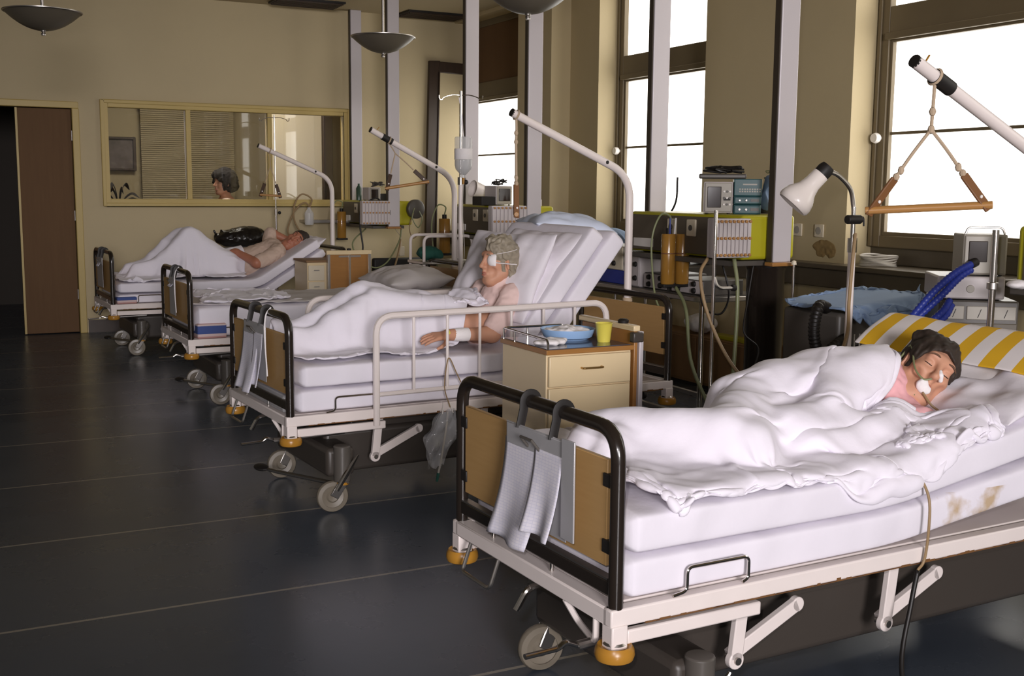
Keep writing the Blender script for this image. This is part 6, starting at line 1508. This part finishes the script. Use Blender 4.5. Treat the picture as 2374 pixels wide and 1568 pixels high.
for j, (dx, lab) in enumerate(((0, 'left thin white tube hanging below the light blue drape'), (0.035, 'right thin white tube hanging below the light blue drape'))):
    hose(lab, [(4.05+dx, 4.20, 0.80), (4.02+dx, 4.17, 0.70), (3.97+dx, 4.15, 0.55), (3.96+dx, 4.14, 0.4), (3.98+dx, 4.12, 0.2), (3.98+dx, 4.1, 0.006)], 0.004, M['tube_clear'], 'thin_tube', 'tube')

# ventilator group at the right
t = thing('ventilator', 'grey ventilator with three meter windows behind the head of the nearest bed', 'ventilator', (3.98, 3.62, 0), R(-38))
MB().box(0, 0.33, 0, 0.36, 0.10, 0.84).build('lower_cabinet', M['chassis'], t, bevel=0.01)
MB().box(0, 0.335, -0.02, 0.36, 0.845, 1.03).build('meter_unit', M['dark_instr'], t, bevel=0.008)
MB().box(-0.01, 0.275, -0.01, 0.34, 1.035, 1.135).build('control_unit', M['white_instr'], t, bevel=0.008)
for k, x in enumerate((0.012, 0.118, 0.228)):
    m_ = MB().box(x, x+0.095, -0.026, -0.018, 0.945, 1.005).build('meter_window', M['grey_instr'], t, bevel=0.003); MB().bar((x+0.047, -0.028, 0.955), (x+0.06, -0.028, 0.992), 0.003, 0.002).build('needle', M['black'], m_)
f = MB().box(0.005, 0.33, -0.028, -0.02, 0.87, 0.93).build('lower_strip', M['grey_panel'], t, bevel=0.003)
MB().box(0.01, 0.06, -0.018, -0.009, 1.10, 1.118).build('label_plate', M['dark_instr'], t)
MB().lathe([(0, 0), (0.018, 0), (0.016, 0.004), (0, 0.004)], (0.13, -0.010, 1.08), (0, -1, 0), 16).build('round_badge', M['grey_instr'], t)
for x in (0.05, 0.28):
    for y in (0.05, 0.3): MB().cyl((x, y, 0), (x, y, 0.10), 0.035, n=12).build('castor', M['black'], t)
monitor(4.065, 3.575, 1.136, 0.185, 0.24, 0.185, 'grey monitor with a dark square screen on the ventilator', m=M['grey_instr'], scr=(0.12, 0.55, 0.34, 0.84), knobs=False, rz=R(-38))
o = MB().tube(fillet([(0.01, 0.02, 0.185), (0.02, 0.02, 0.215), (0.165, 0.02, 0.215), (0.175, 0.02, 0.185)], 0.02, 5), 0.005, 8).build('handle_wire', M['steel'], bpy.data.objects['monitor.003'])
o.name = 'carry_handle'
nb = 4
for k in range(nb):
    d = (k-1.5)
    ribbed(['topmost', 'second', 'third', 'lowest'][k]+' blue corrugated hose of the bundle running to the ventilator', [(3.72+0.02*k, 3.60+0.02*k, 0.90-0.012*k), (3.78+0.025*k, 3.58, 0.965-0.012*k), (3.88+0.03*k, 3.555-0.01*k, 1.075-0.022*k), (3.99+0.02*k, 3.54, 1.155-0.024*k), (4.075, 3.530, 1.192-0.024*k)] if k < 2 else
           [(3.72+0.018*k, 3.60+0.02*k, 0.89-0.012*k), (3.79+0.02*k, 3.565, 0.945-0.014*k), (3.88+0.02*k, 3.545, 1.02-0.02*k), (3.96+0.012*k, 3.56, 1.07-0.02*k)], 0.0155, M['blue_hose'])
o = MB().lathe([(0.012, -0.02), (0.020, -0.015), (0.020, 0.015), (0.012, 0.02)], (4.085, 3.530, 1.195), (1, 0.1, 0.3), 16, close=True).build('hose_ring', M['black']); tag(o, 'black ring joining the blue hose to the ventilator', 'ring')
crumple('small heap of white cloth on the panel rail behind the chrome pole', (3.86, 3.12, 1.118), (0.05, 0.035, 0.018), M['gauze'], 'white_cloth', 'cloth', 8, 0.008, 0.005)
o = MB().cyl((0, 0, 0), (0.10, -0.02, -0.06), 0.011, 0.010, n=14).build('white_tube', M['lamp_white'], None, loc=(4.95, 4.30, 1.215)); tag(o, 'short white tube slanting in front of the lower frame of the right window', 'tube')
o = MB().tube(smooth_path([(5.05, 4.28, 1.155), (5.12, 4.28, 1.10), (5.2, 4.3, 1.03), (5.4, 4.3, 1.03)], 5), 0.006, 8).build('t', M['steel'], o); o.name = 'tube_holder'; o.location = (-4.95, -4.30, -1.215)
# coil of tubing and sockets by the sill
t = thing('tubing_coil', 'coil of clear tubing lying on the sill left of the right window', 'tubing', (5.53, 5.55, 1.02))
for k in range(6):
    p = [(0.115*math.cos(a)*(1+0.06*math.sin(3*a+k)), 0.115*math.sin(a)*(1-0.05*math.cos(2*a+k)), 0.008+0.012*k+0.006*math.sin(a*2+k)) for a in np.linspace(0, 2*math.pi, 30)[:-1]]
    MB().tube(p, 0.0065, 7, closed=True).build('loop', M['tube_clear'], t)
for k, (y, z, lab) in enumerate(((6.27, 1.235, 'left wall socket on the pilaster beside the lime panel'), (6.05, 1.235, 'right wall socket on the pilaster beside the lime panel'))):
    t = thing('wall_socket', lab, 'socket', (XF, y, z)); MB().box(-0.012, 0, -0.045, 0.045, -0.045, 0.045).build('plate', M['ivory'], t, bevel=0.005); MB().lathe([(0, 0), (0.026, 0), (0.026, 0.004), (0, 0.004)], (-0.012, 0, 0), (-1, 0, 0), 18).build('socket_hole', M['grey_instr'], t)
s = SDF(); s.ell((0, 0, 0), (0.004, 0.11, 0.05), None, 0.004); s.ell((0, -0.06, -0.02), (0.004, 0.06, 0.05), None, 0.004); s.ell((0, 0.03, -0.04), (0.004, 0.05, 0.03), None, 0.004)
o = s.mesh('damp_patch', mat('flaking brown plaster', (0.26, 0.175, 0.07), 0.9, var=0.3, vscale=30), 0.003, None, lambda P: 0.0045*vnoise(P*V(0, 1, 1), 32, 3)); o.location = (XF, 6.0, 1.125); tag(o, 'flaking brown damp patch on the pilaster under the sockets', 'stain')
# things by the far beds
t = thing('side_table', 'low table carrying the black bag beside the man', 'table', (2.86, 11.75, 0))
MB().box(-0.42, 0.32, -0.22, 0.22, 0.80, 0.825).build('tabletop', M['cardboard'], t, bevel=0.004)
for x in (-0.36, 0.26):
    for y in (-0.18, 0.18): MB().cyl((x, y, 0), (x, y, 0.80), 0.016, n=10).build('leg', M['white_metal'], t)
s = SDF(); s.ell((0, 0, 0.10), (0.29, 0.16, 0.10), None, 0.03); s.ell((0.05, 0, 0.14), (0.17, 0.13, 0.09), None, 0.03)
for a in (-0.27, -0.20): s.cone((a, 0, 0.13), (a-0.02, 0, 0.185), 0.025, 0.01, 0.02)
o = s.mesh('black_bag', M['black_bag'], 0.008, None, lambda P: 0.010*vnoise(P, 14, 2)+0.006*vnoise(P, 35, 3)); o.location = (2.83, 11.75, 0.875); tag(o, 'bulging black plastic bag behind the man, against the rear wall', 'bag')
s = SDF(); s.ell((0, 0, 0.03), (0.24, 0.17, 0.035), None, 0.02)
o = s.mesh('white_cloth', M['greysheet'], 0.008, None, lambda P: 0.008*vnoise(P, 14, 5)); o.location = (2.80, 11.72, 0.826); tag(o, 'crumpled pale cloth under the black bag', 'cloth')
t = thing('supply_trolley', 'small white framed trolley with a green cloth behind the empty bed', 'trolley', (3.60, 8.70, 0))
for yy in (0, 0.30): MB().tube(fillet([(0, yy, 0.03), (0, yy, 1.11), (0.44, yy, 1.11), (0.44, yy, 0.03)], 0.06, 5), 0.013, 9).build('frame_hoop', M['white_metal'], t)
MB().box(-0.02, 0.46, -0.02, 0.32, 0.875, 0.90).build('shelf', M['steel'], t, bevel=0.004); MB().box(0, 0.44, 0, 0.3, 0.45, 0.46).build('lower_shelf', M['steel'], t)
for x in (0, 0.44):
    for y in (0, 0.30): MB().lathe([(0, -0.01), (0.022, -0.01), (0.022, 0.01), (0, 0.01)], (x, y, 0.0225), (1, 0, 0), 12).build('castor', M['black'], t)
crumple('dark green cloth heaped on the small white framed trolley', (3.69, 8.80, 0.90), (0.10, 0.10, 0.06), M['green_cloth'], 'green_cloth', 'cloth', 9, 0.015)
o = MB().box(0, 0.30, 0, 0.22, 0, 0.06).build('packet', M['gauze'], None, loc=(3.70, 8.74, 0.462), bevel=0.008); tag(o, 'white packet on the lower shelf of the small white framed trolley', 'packet')
t = thing('black_chair', 'low black chair half hidden behind the pillow of the empty bed', 'chair', (4.42, 11.2, 0))
MB().box(-0.28, 0.28, -0.25, 0.25, 0.40, 0.50).build('seat', M['black'], t, bevel=0.02); MB().box(-0.28, 0.28, 0.20, 0.28, 0.50, 0.76).build('backrest', M['black'], t, bevel=0.02)
for x in (-0.25, 0.25):
    for y in (-0.22, 0.22): MB().cyl((x, y, 0), (x, y, 0.40), 0.014, n=10).build('leg', M['chrome'], t)
o = MB().box(-0.16, 0.16, -0.12, 0.12, 0, 0.26).build('black_case', M['black'], None, loc=(3.975, 11.16, 0.0), bevel=0.01); o.scale.z = 2.4; tag(o, 'black case standing left of the low black chair', 'case')
# far dark plant and person in the office
t = thing('office_plant', 'dark leafy plant in the left corner of the observation window', 'plant', (1.80, 13.1, 0))
MB().lathe([(0, 0.9), (0.08, 0.9), (0.11, 1.12), (0.11, 1.14), (0, 1.12)], n=20).build('pot', M['darkwood'], t); MB().box(-0.2, 0.2, -0.15, 0.15, 0, 0.9).build('pedestal', M['darkwood'], t, bevel=0.01)
for k in range(9):
    a = k*2.4; e = V(math.cos(a), math.sin(a), 0); hgt = 0.25+0.05*(k % 4)
    C = smooth_path([V(0, 0, 1.12), e*0.05+V(0, 0, 1.12+hgt*0.7), e*0.15+V(0, 0, 1.12+hgt), e*0.24+V(0, 0, 1.12+hgt*0.85)], 5)
    MB().tube(C, [0.004+0.028*math.sin(math.pi*i/(len(C)-1)) for i in range(len(C))], 8, flat=0.15).build('leaf', M['hair_black'], t)
# drain tube and floor hose beside the nearest bed
o = at(1, MB().tube(smooth_path([(1.08, -0.40, 0.70), (1.085, -0.455, 0.62), (1.08, -0.468, 0.53), (1.075, -0.463, 0.43), (1.05, -0.462, 0.40)], 8), 0.0042, 8).build('drain_tube', M['tube_tan'], sharp=180)); tag(o, 'thin tan tube hanging from the duvet over the near side of the nearest bed', 'tube')
o = at(1, MB().tube(smooth_path([(1.05, -0.462, 0.40), (1.02, -0.47, 0.30), (0.96, -0.50, 0.16), (0.90, -0.58, 0.06), (0.80, -0.72, 0.014), (0.6, -0.95, 0.014)], 8), 0.0075, 8).build('floor_hose', M['black_hose'], sharp=180)); tag(o, 'black hose curving from the near rail of the nearest bed to the floor', 'hose')
bpy.context.view_layer.update()
